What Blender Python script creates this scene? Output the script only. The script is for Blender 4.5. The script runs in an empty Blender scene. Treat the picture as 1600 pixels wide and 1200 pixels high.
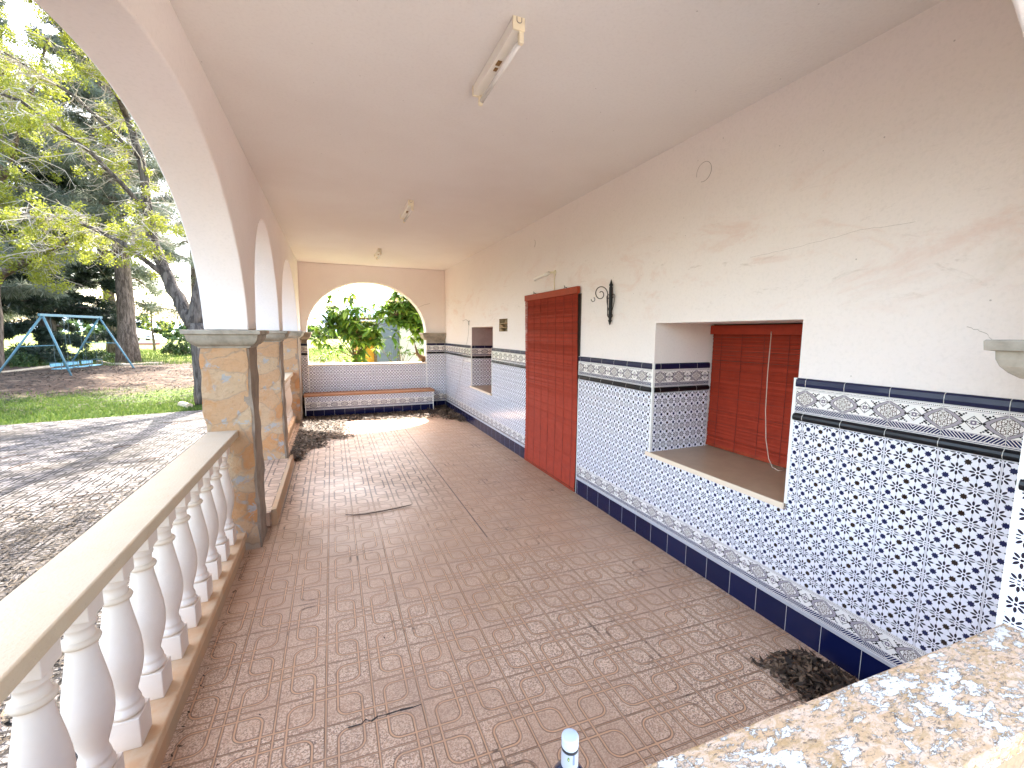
import bpy, math, random
import numpy as np
from mathutils import Vector, Matrix, Quaternion
random.seed(7); rng = np.random.default_rng(11)
sc = bpy.context.scene
COL = sc.collection
PI = math.pi

# ------------------------------------------------------------------ mesh builder
class MB:
    def __init__(s): s.v = []; s.f = []; s.uv = []; s.has_uv = False
    def quad(s, a, b, c, d, uv=None):
        n = len(s.v); s.v += [tuple(a), tuple(b), tuple(c), tuple(d)]; s.f.append((n, n+1, n+2, n+3))
        s.uv += list(uv) if uv else [(0, 0)]*4
    def face(s, pts, uv=None):
        n = len(s.v); s.v += [tuple(p) for p in pts]; s.f.append(tuple(range(n, n+len(pts))))
        s.uv += list(uv) if uv else [(0, 0)]*len(pts)
    def box(s, x0, x1, y0, y1, z0, z1, uvmode=None, skip=''):
        P = lambda x, y, z: (x, y, z)
        F = {'-x': [(x0,y1,z0),(x0,y0,z0),(x0,y0,z1),(x0,y1,z1)], '+x': [(x1,y0,z0),(x1,y1,z0),(x1,y1,z1),(x1,y0,z1)],
             '-y': [(x0,y0,z0),(x1,y0,z0),(x1,y0,z1),(x0,y0,z1)], '+y': [(x1,y1,z0),(x0,y1,z0),(x0,y1,z1),(x1,y1,z1)],
             '-z': [(x0,y1,z0),(x1,y1,z0),(x1,y0,z0),(x0,y0,z0)], '+z': [(x0,y0,z1),(x1,y0,z1),(x1,y1,z1),(x0,y1,z1)]}
        for k, q in F.items():
            if k in skip: continue
            if k[1] == 'x': uv = [(p[1], p[2]) for p in q]
            elif k[1] == 'y': uv = [(p[0], p[2]) for p in q]
            else: uv = [(p[0], p[1]) for p in q]
            s.quad(*q, uv=uv)
    def obox(s, c, ax, ay, az):
        """oriented box: centre and three half-axis vectors"""
        c = Vector(c); ax = Vector(ax); ay = Vector(ay); az = Vector(az)
        p = [c + i*ax + j*ay + k*az for i in (-1, 1) for j in (-1, 1) for k in (-1, 1)]
        n = len(s.v); s.v += [tuple(q) for q in p]
        for f in ((0,1,3,2),(4,6,7,5),(0,4,5,1),(2,3,7,6),(0,2,6,4),(1,5,7,3)):
            s.f.append(tuple(n+i for i in f)); s.uv += [(0,0)]*4
    def tube(s, pts, rad, seg=8, cap=True, noise=0):
        pts = [Vector(p) for p in pts]
        if not hasattr(rad, '__len__'): rad = [rad]*len(pts)
        n0 = len(s.v); up = Vector((0, 0, 1)); prev = None
        for i, p in enumerate(pts):
            t = (pts[min(i+1, len(pts)-1)] - pts[max(i-1, 0)]).normalized()
            if prev is None:
                a = t.cross(up if abs(t.z) < .9 else Vector((1, 0, 0))).normalized()
            else:
                a = (prev - t*prev.dot(t)).normalized()
            prev = a; b = t.cross(a)
            for k in range(seg):
                th = 2*PI*k/seg; r = rad[i]*(1 + (random.uniform(-noise, noise) if noise else 0))
                s.v.append(tuple(p + (a*math.cos(th) + b*math.sin(th))*r))
        for i in range(len(pts)-1):
            for k in range(seg):
                k2 = (k+1) % seg
                s.f.append((n0+i*seg+k, n0+i*seg+k2, n0+(i+1)*seg+k2, n0+(i+1)*seg+k))
                u0, u1 = k/seg, (k+1)/seg; s.uv += [(u0, i*.3), (u1, i*.3), (u1, i*.3+.3), (u0, i*.3+.3)]
        if cap:
            s.f.append(tuple(n0+k for k in range(seg))[::-1]); s.uv += [(0, 0)]*seg
            s.f.append(tuple(n0+(len(pts)-1)*seg+k for k in range(seg))); s.uv += [(0, 0)]*seg
    def lathe(s, prof, c=(0, 0, 0), seg=24, cap=True):
        n0 = len(s.v)
        for r, z in prof:
            for k in range(seg):
                th = 2*PI*k/seg; s.v.append((c[0]+r*math.cos(th), c[1]+r*math.sin(th), c[2]+z))
        for i in range(len(prof)-1):
            for k in range(seg):
                k2 = (k+1) % seg
                s.f.append((n0+i*seg+k, n0+i*seg+k2, n0+(i+1)*seg+k2, n0+(i+1)*seg+k))
                z0, z1 = prof[i][1], prof[i+1][1]; R = .03
                s.uv += [(k*2*PI*R/seg, z0), ((k+1)*2*PI*R/seg, z0), ((k+1)*2*PI*R/seg, z1), (k*2*PI*R/seg, z1)]
        if cap:
            s.f.append(tuple(n0+k for k in range(seg))[::-1]); s.uv += [(0, 0)]*seg
            s.f.append(tuple(n0+(len(prof)-1)*seg+k for k in range(seg))); s.uv += [(0, 0)]*seg
    def build(s, name, mat, parent=None, smooth=False, bevel=0, merge=False, angle=40, segs=2):
        me = bpy.data.meshes.new(name)
        me.from_pydata(s.v, [], s.f); me.update()
        uvl = me.uv_layers.new(name='UVMap')
        uvl.data.foreach_set('uv', np.array(s.uv, dtype=np.float32).ravel())
        if merge or bevel:
            import bmesh
            bm = bmesh.new(); bm.from_mesh(me)
            bmesh.ops.remove_doubles(bm, verts=bm.verts, dist=1e-5)
            bmesh.ops.recalc_face_normals(bm, faces=bm.faces)
            bm.to_mesh(me); bm.free()
        if mat: me.materials.append(mat)
        if smooth: me.shade_smooth()
        o = bpy.data.objects.new(name, me); COL.objects.link(o)
        if parent: o.parent = parent
        if bevel:
            m = o.modifiers.new('bevel', 'BEVEL'); m.width = bevel; m.segments = segs; m.limit_method = 'ANGLE'; m.angle_limit = math.radians(angle)
            me.shade_smooth()
            m.harden_normals = True
        return o

def fast_mesh(name, V, F, mat, parent=None, smooth=False):
    """V (n,3) array, F (m,k) array, all faces k-gons"""
    V = np.asarray(V, dtype=np.float32); F = np.asarray(F, dtype=np.int32)
    me = bpy.data.meshes.new(name)
    me.vertices.add(len(V)); me.vertices.foreach_set('co', V.ravel())
    k = F.shape[1]
    me.loops.add(F.size); me.loops.foreach_set('vertex_index', F.ravel())
    me.polygons.add(len(F)); me.polygons.foreach_set('loop_start', np.arange(0, F.size, k, dtype=np.int32))
    me.update(calc_edges=True); me.validate()
    if mat: me.materials.append(mat)
    if smooth: me.shade_smooth()
    o = bpy.data.objects.new(name, me); COL.objects.link(o)
    if parent: o.parent = parent
    return o

def tag(o, label=None, cat=None, group=None, kind=None):
    if label: o['label'] = label
    if cat: o['category'] = cat
    if group: o['group'] = group
    if kind: o['kind'] = kind
    return o
def thing(name, label, cat, loc=(0, 0, 0), rz=0, group=None):
    o = bpy.data.objects.new(name, None); COL.objects.link(o); o.location = loc; o.rotation_euler = (0, 0, rz)
    o.empty_display_size = .1
    return tag(o, label, cat, group)
def copy_tree(o, parent=None):
    c = o.copy(); COL.objects.link(c)
    if parent: c.parent = parent
    for ch in list(o.children): copy_tree(ch, c)
    return c

# ------------------------------------------------------------------ node expressions
class E:
    def __init__(s, nt, sock): s.nt = nt; s.s = sock
    def m(s, op, *a, clamp=False):
        n = s.nt.nodes.new('ShaderNodeMath'); n.operation = op; n.use_clamp = clamp
        for i, x in enumerate((s,)+a):
            if isinstance(x, E): s.nt.links.new(x.s, n.inputs[i])
            else: n.inputs[i].default_value = float(x)
        return E(s.nt, n.outputs[0])
    def __add__(s, o): return s.m('ADD', o)
    __radd__ = __add__
    def __sub__(s, o): return s.m('SUBTRACT', o)
    def __rsub__(s, o): return (s*-1) + o
    def __mul__(s, o): return s.m('MULTIPLY', o)
    __rmul__ = __mul__
    def __truediv__(s, o): return s.m('DIVIDE', o)
    def __neg__(s): return s*-1
    def abs(s): return s.m('ABSOLUTE')
    def floor(s): return s.m('FLOOR')
    def fract(s): return s.m('FRACT')
    def round(s): return s.m('ROUND')
    def lt(s, o): return s.m('LESS_THAN', o)
    def gt(s, o): return s.m('GREATER_THAN', o)
    def min(s, o): return s.m('MINIMUM', o)
    def max(s, o): return s.m('MAXIMUM', o)
    def sqrt(s): return s.m('SQRT')
    def clamp(s): return s.m('ADD', 0, clamp=True)
    def ss(s, a, b):
        """smooth 0..1 going from value a to value b"""
        n = s.nt.nodes.new('ShaderNodeMapRange'); n.interpolation_type = 'SMOOTHSTEP'
        s.nt.links.new(s.s, n.inputs[0]); 
        if a < b: n.inputs[1].default_value = a; n.inputs[2].default_value = b
        else: n.inputs[1].default_value = b; n.inputs[2].default_value = a; n.inputs[3].default_value = 1; n.inputs[4].default_value = 0
        return E(s.nt, n.outputs[0])
    def inv(s): return (s*-1)+1
def length(a, b): return (a*a + b*b).sqrt()

class Mat:
    def __init__(s, name, rough=.6, spec=.5):
        s.m = bpy.data.materials.new(name); s.m.use_nodes = True; s.nt = s.m.node_tree
        s.b = s.nt.nodes['Principled BSDF']; s.b.inputs['Roughness'].default_value = rough
        s.b.inputs['Specular IOR Level'].default_value = spec
    def n(s, t): return s.nt.nodes.new(t)
    def link(s, a, b): s.nt.links.new(a.s if isinstance(a, E) else a, b)
    def uv(s):
        n = s.n('ShaderNodeUVMap'); n.uv_map = 'UVMap'; x = s.n('ShaderNodeSeparateXYZ'); s.link(n.outputs[0], x.inputs[0])
        return E(s.nt, x.outputs[0]), E(s.nt, x.outputs[1]), n.outputs[0]
    def pos(s, obj=False):
        if obj: n = s.n('ShaderNodeTexCoord'); o = n.outputs['Object']
        else: n = s.n('ShaderNodeNewGeometry'); o = n.outputs['Position']
        x = s.n('ShaderNodeSeparateXYZ'); s.link(o, x.inputs[0])
        return E(s.nt, x.outputs[0]), E(s.nt, x.outputs[1]), E(s.nt, x.outputs[2]), o
    def noise(s, scale, vec=None, detail=3, rough=.55, dist=0, col=False):
        n = s.n('ShaderNodeTexNoise'); n.inputs['Scale'].default_value = scale; n.inputs['Detail'].default_value = detail
        n.inputs['Roughness'].default_value = rough; n.inputs['Distortion'].default_value = dist
        if vec is not None: s.link(vec, n.inputs['Vector'])
        return E(s.nt, n.outputs[1 if col else 0])
    def voro(s, scale, vec=None, feature='F1', rnd=1, dim='3D'):
        n = s.n('ShaderNodeTexVoronoi'); n.voronoi_dimensions = dim; n.feature = feature; n.inputs['Scale'].default_value = scale
        n.inputs['Randomness'].default_value = rnd
        if vec is not None: s.link(vec, n.inputs['Vector'])
        return n
    def mix(s, fac, a, b, mode='MIX'):
        n = s.n('ShaderNodeMix'); n.data_type = 'RGBA'; n.blend_type = mode
        for sock, x in ((n.inputs[0], fac), (n.inputs[6], a), (n.inputs[7], b)):
            if isinstance(x, E): s.link(x, sock)
            elif hasattr(x, 'links') or isinstance(x, bpy.types.NodeSocket): s.link(x, sock)
            elif isinstance(x, (int, float)): sock.default_value = x
            else: sock.default_value = (*x, 1)
        return n.outputs[2]
    def ramp(s, fac, stops, const=False):
        n = s.n('ShaderNodeValToRGB'); cr = n.color_ramp
        if const: cr.interpolation = 'CONSTANT'
        while len(cr.elements) < len(stops): cr.elements.new(.5)
        for e, (p, c) in zip(cr.elements, stops): e.position = p; e.color = (*c, 1)
        s.link(fac, n.inputs[0]); return n.outputs[0]
    def vec(s, x, y, z=0):
        n = s.n('ShaderNodeCombineXYZ')
        for i, a in enumerate((x, y, z)):
            if isinstance(a, E): s.link(a, n.inputs[i])
            else: n.inputs[i].default_value = a
        return n.outputs[0]
    def color(s, c):
        if isinstance(c, (tuple, list)): s.b.inputs['Base Color'].default_value = (*c, 1)
        else: s.link(c, s.b.inputs['Base Color'])
        return s
    def rough(s, e): s.link(e, s.b.inputs['Roughness']); return s
    def bump(s, h, dist=.01, strength=1):
        n = s.n('ShaderNodeBump'); n.inputs['Distance'].default_value = dist; n.inputs['Strength'].default_value = strength
        s.link(h, n.inputs['Height']); s.link(n.outputs[0], s.b.inputs['Normal']); return s
    def island(s):
        return E(s.nt, s.n('ShaderNodeNewGeometry').outputs['Random Per Island'])

# ------------------------------------------------------------------ materials
def plaster(name, base, stain=1.0, zfade=True):
    m = Mat(name, .85, .25); x, y, z, p = m.pos()
    big = m.noise(.7, p, 4, .6); mid = m.noise(2.6, p, 5, .65, .6); fine = m.noise(60, p, 3, .6)
    c = m.mix(big.ss(.35, .7)*(.35 if stain else .8), base, tuple(b*k for b, k in zip(base, (.93, .91, .9))))
    if stain:
        # faint pink weathering smudges in a diagonal band high on the wall
        n1 = m.noise(1.6, m.vec(x, y*1.0, z*2.2), 6, .7, .8)
        band = z.ss(1.7, 2.1)*z.ss(2.85, 2.45)
        c = m.mix(n1.ss(.5, .7)*band*.5*stain, c, (.74, .54, .46))
        n2 = m.noise(2.3, m.vec(x, y+7, z*3), 7, .8, 1.4)
        c = m.mix(n2.ss(.57, .7)*band*.4*stain, c, (.46, .38, .31))
        n3 = m.noise(3.1, m.vec(x, y+17, z*1.2), 5, .7, .5)
        c = m.mix(n3.ss(.6, .78)*.25*stain, c, (.6, .55, .46))
    sp = m.voro(9, p)
    c = m.mix(E(m.nt, sp.outputs[0]).lt(.035)*.5, c, (.25, .2, .17))
    c = m.mix(fine.ss(.45, .75)*.12, c, (.5, .46, .42))
    m.color(c); m.bump(fine*.35 + mid*1.2 + m.noise(18, p, 3)*.5, .006, .6)
    return m
M = {}
pl = plaster('white_plaster', (.85, .775, .725), 1.0); M['plaster'] = pl.m
# a fine crack running across the house wall
M['ceil'] = plaster('ceiling_plaster', (.81, .775, .735), 0, True).m
M['arcade'] = plaster('arcade_plaster', (.86, .79, .755), 0).m

def simple(name, c, rough=.5, spec=.5, metal=0, var=0, scale=20, bump=0, c2=None):
    m = Mat(name, rough, spec); m.b.inputs['Metallic'].default_value = metal
    if var:
        p = m.pos(True)[3]; n = m.noise(scale, p, 5, .65)
        m.color(m.mix(n.ss(.38, .68)*var, c, c2 or tuple(a*.55 for a in c)))
        if bump: m.bump(n, bump, .7)
    else: m.color(c)
    return m.m

GROUT = (.62, .60, .56); WHITE = (.80, .80, .82)
def azulejo():
    """20 x 15 cm glazed tile: eight-petal flowers on a 3 x 2 lattice, little stars between"""
    m = Mat('patterned_wall_tile', .16, .5); u, v, _ = m.uv()
    tu, tv = .2, .15; v0 = 1.285
    u = u - 1.597; v = v - v0
    du = u - (u/tu).round()*tu; dv = v - (v/tv).round()*tv      # offset from nearest tile joint
    au, av = du.abs(), dv.abs()
    cu, cv = tu/3, tv/2
    fx0 = u - (u/cu).round()*cu; fy0 = v - (v/cv).round()*cv
    onu = au.lt(cu*.5); onv = av.lt(cv*.5)                       # flower split by a joint
    g = .0042
    fxa = (fx0.abs() - onu*g).max(0); fya = (fy0.abs() - onv*g).max(0)
    r = length(fxa, fya); ang = fya.m('ARCTAN2', fxa)            # first quadrant
    k = (ang/(PI/4)).round()*(PI/4); da = ang - k
    px = r*da.m('COSINE') - .0182; py = r*da.m('SINE')
    petal = (px/.0096)*(px/.0096) + (py/.0044)*(py/.0044)
    ring = r.lt(.0046)
    link = (py.abs().lt(.0006))*(r.gt(.026))
    sx = (u/cu).fract() - .5; sy = (v/cv).fract() - .5
    sx = sx*cu; sy = sy*cv; sr = length(sx, sy); sa = sy.m('ARCTAN2', sx)
    star = (sr - (sa*8).m('COSINE')*.0015).lt(.0116)
    gap = (au.lt(g*.8) + av.lt(g*.8)).clamp(); joint = (au.lt(.0009) + av.lt(.0009)).clamp()
    blue = ((u/tu).fract() - .5).abs().gt(1/6)
    n = m.noise(9, None, 2)
    white = m.mix(n, (.80, .79, .86), (.86, .85, .90))
    c = m.mix(link*.8, white, (.25, .24, .27))
    c = m.mix((petal.lt(1) + ring).clamp(), c, m.mix(m.noise(180, None, 1).ss(.4, .6), (.010, .011, .035), (.030, .019, .016)))
    starc = m.mix(blue, (.018, .008, .005), (.008, .013, .065))
    c = m.mix(star, c, starc)
    c = m.mix(gap, c, white); c = m.mix(joint, c, (.50, .47, .46))
    m.color(c)
    x, y, z, p = m.pos()
    m.bump((joint.inv())*1.0 + m.noise(14, p, 2)*.35, .0012, .8)
    m.rough(m.noise(3, p, 4).ss(.3, .8)*.12 + .1)
    return m.m
M['tile'] = azulejo()

def border():
    """20 x 15 cm frieze tile; v runs 0..0.15 from its lower edge"""
    m = Mat('frieze_wall_tile', .18, .5); u, v, _ = m.uv()
    u = u - 1.597; tu = .2
    du = u - (u/tu).round()*tu; au = du.abs(); j = au.lt(.0011)
    cream = (.84, .80, .76); dark = (.014, .010, .014); purple = (.20, .16, .21); navy = (.009, .013, .075); brown = (.09, .05, .035)
    vc = v - .0855; avc = vc.abs()
    # ogee medallion about the joint
    e = (au/.066) + (avc/.046)*(avc/.046)*.55 + (avc/.046)*.45
    c = m.mix(0, cream, cream)
    med = (e - .93).abs().lt(.13); med2 = (e - 1.09).abs().lt(.03); inner = (e - .76).abs().lt(.03)
    c = m.mix(med*.75, c, purple); c = m.mix((med2 + inner).clamp(), c, dark)
    wave = (avc - (((au - .1).abs()*2*PI/.05).m('COSINE')*.004 + .005)).abs().lt(.0012)*au.gt(.070)
    c = m.mix(wave, c, dark)
    r = length(au*.9, vc); a = vc.m('ARCTAN2', au)
    petals = (r - (a*8).m('COSINE')*.004 - .02).abs().lt(.0016)
    pet2 = (r - (a*6).m('COSINE')*.003 - .011).abs().lt(.0015)
    pet3 = (r - (a*8).m('COSINE')*-.003 - .0295).abs().lt(.0013)
    c = m.mix(((petals + pet2 + pet3).clamp())*e.lt(.85), c, brown)
    dots = length((au/.0072).fract() - .5, (avc/.0072).fract() - .5).lt(.30)*e.lt(.62)
    c = m.mix(dots*.85, c, brown)
    # little cross-shaped star half way between joints
    bu = .1 - au
    star = ((bu + avc) - .028).abs().lt(.0019)
    c = m.mix(star, c, dark); c = m.mix(length(bu, vc).lt(.010), c, purple); c = m.mix(length(bu, vc).lt(.004), c, cream)
    for (a0, b0, r0) in ((.0, .019, .0033), (.02, .0, .0033), (.034, .0, .0044), (.040, .025, .0050), (.047, .031, .0044), (.033, .032, .0038), (.046, .020, .0034), (.056, .037, .0036), (.026, .037, .0034), (.062, .032, .003)):
        c = m.mix(length((bu.abs() - a0), avc - b0).lt(r0), c, dark)
    # dotted line above, chevron band below, thin rules
    dot = length((u/.0066).fract() - .5, (v - .1395)/.0066).lt(.33)
    c = m.mix(dot, c, dark)
    for y0, w in ((.1325, .0008), (.1465, .0008), (.0400, .0010), (.0105, .001)):
        c = m.mix((v - y0).abs().lt(w), c, purple)
    inb = v.gt(.0125)*v.lt(.0375)
    sgn = (du.gt(0)*2) - 1
    st = ((du*sgn + v*.9)/.0125).fract()
    c = m.mix(inb*st.lt(.72), c, navy)
    c = m.mix(v.lt(.006)*v.gt(.003), c, navy)
    c = m.mix(j, c, GROUT)
    m.color(c); m.bump(j.inv(), .001, .7)
    return m.m
M['border'] = border()

def navy(name, c, rgh=.08):
    m = Mat(name, .12, .35); u, v, _ = m.uv(); u = u - 1.597
    au = (u - (u/.2).round()*.2).abs(); j = au.lt(.0013)
    cell = (u/.2).floor(); w = m.n('ShaderNodeTexWhiteNoise'); w.noise_dimensions = '1D'; m.link(cell, w.inputs['W'])
    k = m.mix(E(m.nt, w.outputs[0])*.5, c, tuple(a*.6 for a in c))
    m.color(m.mix(j, k, GROUT)); x, y, z, p = m.pos()
    m.bump(j.inv() + m.noise(16, p, 2)*.5, .001, .8)
    m.rough(m.noise(5, p, 4).ss(.3, .8)*.2 + rgh)
    return m.m
M['navy'] = navy('navy_glazed_tile', (.006, .009, .048))
M['blackrail'] = navy('dark_glazed_moulding', (.006, .006, .009), .28)
M['navycap'] = navy('navy_glazed_cap', (.006, .009, .048), .30)
M['listel'] = simple('grey_white_listel', (.45, .45, .48), .3)
M['trim'] = simple('white_corner_trim', (.85, .83, .78), .45)

def terrazzo(name, base, chipw, chipd, groove_c, wear_hi, chips=True, groove_w=.0062, dark=0., contrast=1):
    m = Mat(name, .55, .4); x, y, z, p = m.pos()
    a, b = .2138, .201
    yy = y + x*.05; X = x + .093; Y = yy - 1.9375
    i = (X/a).floor(); j = (Y/b).floor()
    lx = X - i*a - a/2; ly = Y - j*b - b/2
    si = (i*.5).fract()*4 - 1; sj = (j*.5).fract()*4 - 1       # mirror every second cell
    lx = lx*si; ly = ly*sj
    # flip so that the crossing corners sit at (+,-) and (-,+)
    sw = (lx - ly).lt(0); sg = 1 - sw*2
    qx = lx*sg; qy = ly*sg
    hx, hy = .054, .060
    rr = (qx*qy).gt(0)*.046 + .001
    dx = qx.abs() - hx + rr; dy = qy.abs() - hy + rr
    sd = length(dx.max(0), dy.max(0)) + dx.max(dy).min(0) - rr
    d1 = sd.abs()
    seg1 = (qx - hx).abs().max((qy + hy).max(0)); seg2 = (qy + hy).abs().max((qx*-1 + hx).max(0))
    d = d1.min(seg1).min(seg2)
    edge = ((lx.abs() - a/2).abs() + .0008).min((ly.abs() - b/2).abs() + .0026)
    d = d.min(edge)
    # jagged hand-cast joints every second cell
    J = ((X/(2*a)) - (X/(2*a)).round()).abs()*(2*a); J2 = ((Y/(2*b)) - (Y/(2*b)).round()).abs()*(2*b)
    joint = J.min(J2)
    wob = m.noise(30, p, 2)*.0016
    gw = groove_w
    g = (d + wob).ss(gw*1.2, gw*.8); gj = (joint + wob).ss(.0022, .0008)
    wear = m.noise(1.1, p, 5, .6, .3).ss(.36, .62)
    fine = m.noise(140, p, 2); mid = m.noise(7, p, 5, .65)
    c = m.mix(mid.ss(.3, .7)*.55, base, tuple(k*.72 for k in base))
    cellj = m.vec((X/(2*a)).floor(), (Y/(2*b)).floor()); w = m.n('ShaderNodeTexWhiteNoise'); m.link(cellj, w.inputs[0])
    c = m.mix(E(m.nt, w.outputs[0])*.30, c, tuple(k*v for k, v in zip(base, (.80, .82, .86))))
    if chips:
        vo = m.voro(185, p); rnd = m.n('ShaderNodeSeparateColor'); m.link(vo.outputs['Color'], rnd.inputs[0]); r1 = E(m.nt, rnd.outputs[0])
        near = (wear*.75 + .25)*(y.ss(3.6, 1.6)*.85 + .15)*wear_hi*g.inv()
        c = m.mix(r1.gt(.56)*near, c, chipw)
        c = m.mix(r1.lt(.17)*near*.85, c, chipd)
        c = m.mix((fine.ss(.3, .7))*.18, c, chipd)
    rim = ((d + wob) - gw*1.15).abs().ss(.0032, .0006)
    c = m.mix(g*.90*contrast, c, groove_c); c = m.mix(rim*.80*mid.ss(.15, .45), c, tuple(k*.34 for k in base))
    # dirt that has collected in some of the grooves and joints
    dirt = m.noise(2.3, p, 6, .75, .4)
    c = m.mix(g*(dirt.ss(.56, .66))*.75*contrast, c, (.055, .045, .04) if contrast <= 1 else groove_c)
    c = m.mix(gj*(dirt.ss(.54, .70))*.45, c, (.09, .065, .05) if contrast <= 1 else groove_c)
    far = y.ss(3.6, 5.2)*x.ss(1.35, .9)
    c = m.mix(g*far*m.noise(1.3, m.vec(x+5, y, 0), 4).ss(.32, .50)*.85*min(contrast, 1), c, (.10, .065, .05) if contrast <= 1 else groove_c)
    c = m.mix((X - a*6).abs().ss(.006, .002)*y.gt(3.4)*.85, c, (.05, .035, .03))
    yel = m.noise(.9, m.vec(x + 31, y, 0), 4, .6)
    c = m.mix(yel.ss(.6, .75)*.35, c, tuple(k*v for k, v in zip(base, (.85, .78, .55))))
    grey = m.noise(1.7, m.vec(x + 3, y + 9, 0), 5, .7)
    c = m.mix(grey.ss(.52, .72)*.4, c, tuple(k*v for k, v in zip(base, (.70, .72, .76))))
    if dark: c = m.mix(m.noise(.8, p, 6, .7, .6).ss(.45, .62)*dark, c, (.035, .029, .023))
    m.color(c)
    m.bump((g*-2.2) + gj*-.6 + fine*.12 + m.noise(3, p, 3)*.5, .003, .9)
    m.rough(wear*.12 + mid*.2 + .30)
    return m.m
M['floor'] = terrazzo('pink_terrazzo_floor', (.60, .38, .25), (.86, .66, .48), (.20, .13, .10), (.64, .375, .22), 1.0)
M['paving'] = terrazzo('outdoor_terrace_tile', (.185, .166, .160), (.22, .20, .185), (.13, .115, .10), (.008, .007, .0065), .3, True, .0100, .6, 1.3)

def stone():
    m = Mat('rubble_stone_facing', .8, .3); u, v, uv = m.uv()
    warp = m.noise(3.5, uv, 3, .5, 0, True)
    mp = m.n('ShaderNodeVectorMath'); mp.operation = 'MULTIPLY_ADD'; m.link(warp, mp.inputs[0]); mp.inputs[1].default_value = (.30, .30, 0); m.link(m.vec(u*1.0, v*1.35), mp.inputs[2])
    vo = m.voro(3.9, mp.outputs[0], 'F1', 1, '2D'); ed = m.voro(3.9, mp.outputs[0], 'DISTANCE_TO_EDGE', 1, '2D')
    sep = m.n('ShaderNodeSeparateColor'); m.link(vo.outputs['Color'], sep.inputs[0]); r = E(m.nt, sep.outputs[0]); r2 = E(m.nt, sep.outputs[1])
    c = m.ramp(r, [(0, (.46, .21, .085)), (.20, (.48, .32, .19)), (.42, (.47, .27, .14)), (.62, (.36, .34, .31)), (.74, (.49, .25, .11)), (.88, (.44, .33, .23))], True)
    n = m.noise(9, uv, 6, .7, .8); n2 = m.noise(28, uv, 4, .7)
    c = m.mix(n.ss(.42, .62)*.28, c, (.46, .30, .18)); c = m.mix(m.noise(6, uv, 5, .65, 1.0).ss(.575, .61)*.8, c, (.33, .33, .325)); c = m.mix(n2.ss(.5, .75)*.4, c, (.24, .15, .09))
    c = m.mix(m.noise(5, m.vec(u+9, v), 4, .6, 1.0).ss(.52, .62)*.6, c, (.46, .22, .085))
    e = E(m.nt, ed.outputs[0]) + (n2 - .5)*.05
    mo = e.ss(.055, .0)*n.ss(.30, .5)
    c = m.mix(mo*.75, c, m.mix(n, (.40, .28, .18), (.30, .21, .14)))
    m.color(c); m.bump(mo*-.1 + n*1.0 + n2*.45 + r2*.8, .018, .9)
    return m.m
M['stone'] = stone()
M['paving'].node_tree.nodes['Principled BSDF'].inputs['Specular IOR Level'].default_value = .06
M['terrace'] = simple('unseen_bounce_terrace', (.50, .44, .37), .9, .2, 0, .4, 2, 0, (.42, .36, .30))
M['mortar'] = simple('brown_cement', (.30, .225, .165), .9, .2, 0, .7, 9, .01, (.20, .15, .11))
M['cornice'] = simple('weathered_cast_stone', (.36, .31, .245), .85, .25, 0, .8, 7, .008, (.20, .17, .13))
def cream_rail():
    m = Mat('cream_cast_stone', .7, .3); p = m.pos()[3]
    n = m.noise(4, p, 6, .7, .5); n2 = m.noise(90, p, 2)
    c = m.mix(n.ss(.4, .7)*.35, (.54, .42, .29), (.50, .35, .21))
    c = m.mix(m.noise(6, m.pos()[3], 6, .75, .8).ss(.60, .70)*.55, c, (.42, .22, .11))
    c = m.mix(m.voro(45, p).outputs[0] if False else n2.ss(.66, .8)*.6, c, (.3, .24, .19))
    m.color(c); m.bump(n2 + n, .0025, .7); return m.m
M['rail'] = cream_rail()
M['curb'] = simple('stained_cast_stone', (.44, .30, .18), .8, .3, 0, .6, 6, .006, (.56, .30, .15))
def baluster_mat():
    m = Mat('white_painted_cast_stone', .6, .35); p = m.pos(True)[3]; x, y, z, _ = m.pos(True)
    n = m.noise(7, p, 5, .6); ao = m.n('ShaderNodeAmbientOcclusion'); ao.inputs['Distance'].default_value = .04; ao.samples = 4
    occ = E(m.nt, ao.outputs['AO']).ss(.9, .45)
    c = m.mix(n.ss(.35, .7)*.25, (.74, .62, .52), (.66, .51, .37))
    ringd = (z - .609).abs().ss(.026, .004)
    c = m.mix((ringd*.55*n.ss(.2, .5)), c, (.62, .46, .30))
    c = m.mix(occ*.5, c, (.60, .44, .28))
    m.color(c); m.bump(m.noise(45, p, 3), .002, .5); return m.m
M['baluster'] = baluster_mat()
M['curbtop'] = simple('orange_cream_cast_stone', (.60, .41, .25), .8, .3, 0, .7, 7, .004, (.56, .29, .13))
M['blind'] = simple('red_painted_wood', (.38, .042, .018), .65, .2, 0, .5, 14, 0, (.27, .030, .014))
M['blind_head'] = simple('orange_red_wood', (.34, .045, .014), .6, .25, 0, .5, 10, 0, (.24, .035, .014))
M['blind_cord'] = simple('dark_red_cord', (.12, .016, .01), .8)
M['string'] = simple('pale_cord', (.62, .48, .38), .7)
M['sill'] = simple('tan_stone_sill', (.50, .36, .23), .35, .5, 0, .5, 8, .002, (.40, .27, .17))
M['sill_edge'] = simple('cream_sill_edge', (.78, .64, .48), .5)
M['iron'] = simple('black_wrought_iron', (.008, .007, .007), .5, .5, .3)
M['rustiron'] = simple('thin_dark_iron', (.03, .018, .014), .6, .4, .2)
M['lampbody'] = simple('aged_cream_enamel', (.88, .84, .76), .4, .5, 0, .3, 12, 0, (.78, .71, .56))
M['lampcap'] = simple('yellowed_plastic', (.82, .73, .54), .4)
M['tube'] = simple('frosted_tube', (.82, .80, .76), .25)
M['rust'] = simple('rust_spot', (.30, .16, .06), .8, .3, 0, .6, 60)
M['terracotta'] = simple('terracotta_seat', (.42, .20, .10), .6, .4, 0, .5, 8, .002, (.32, .14, .08))
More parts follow.
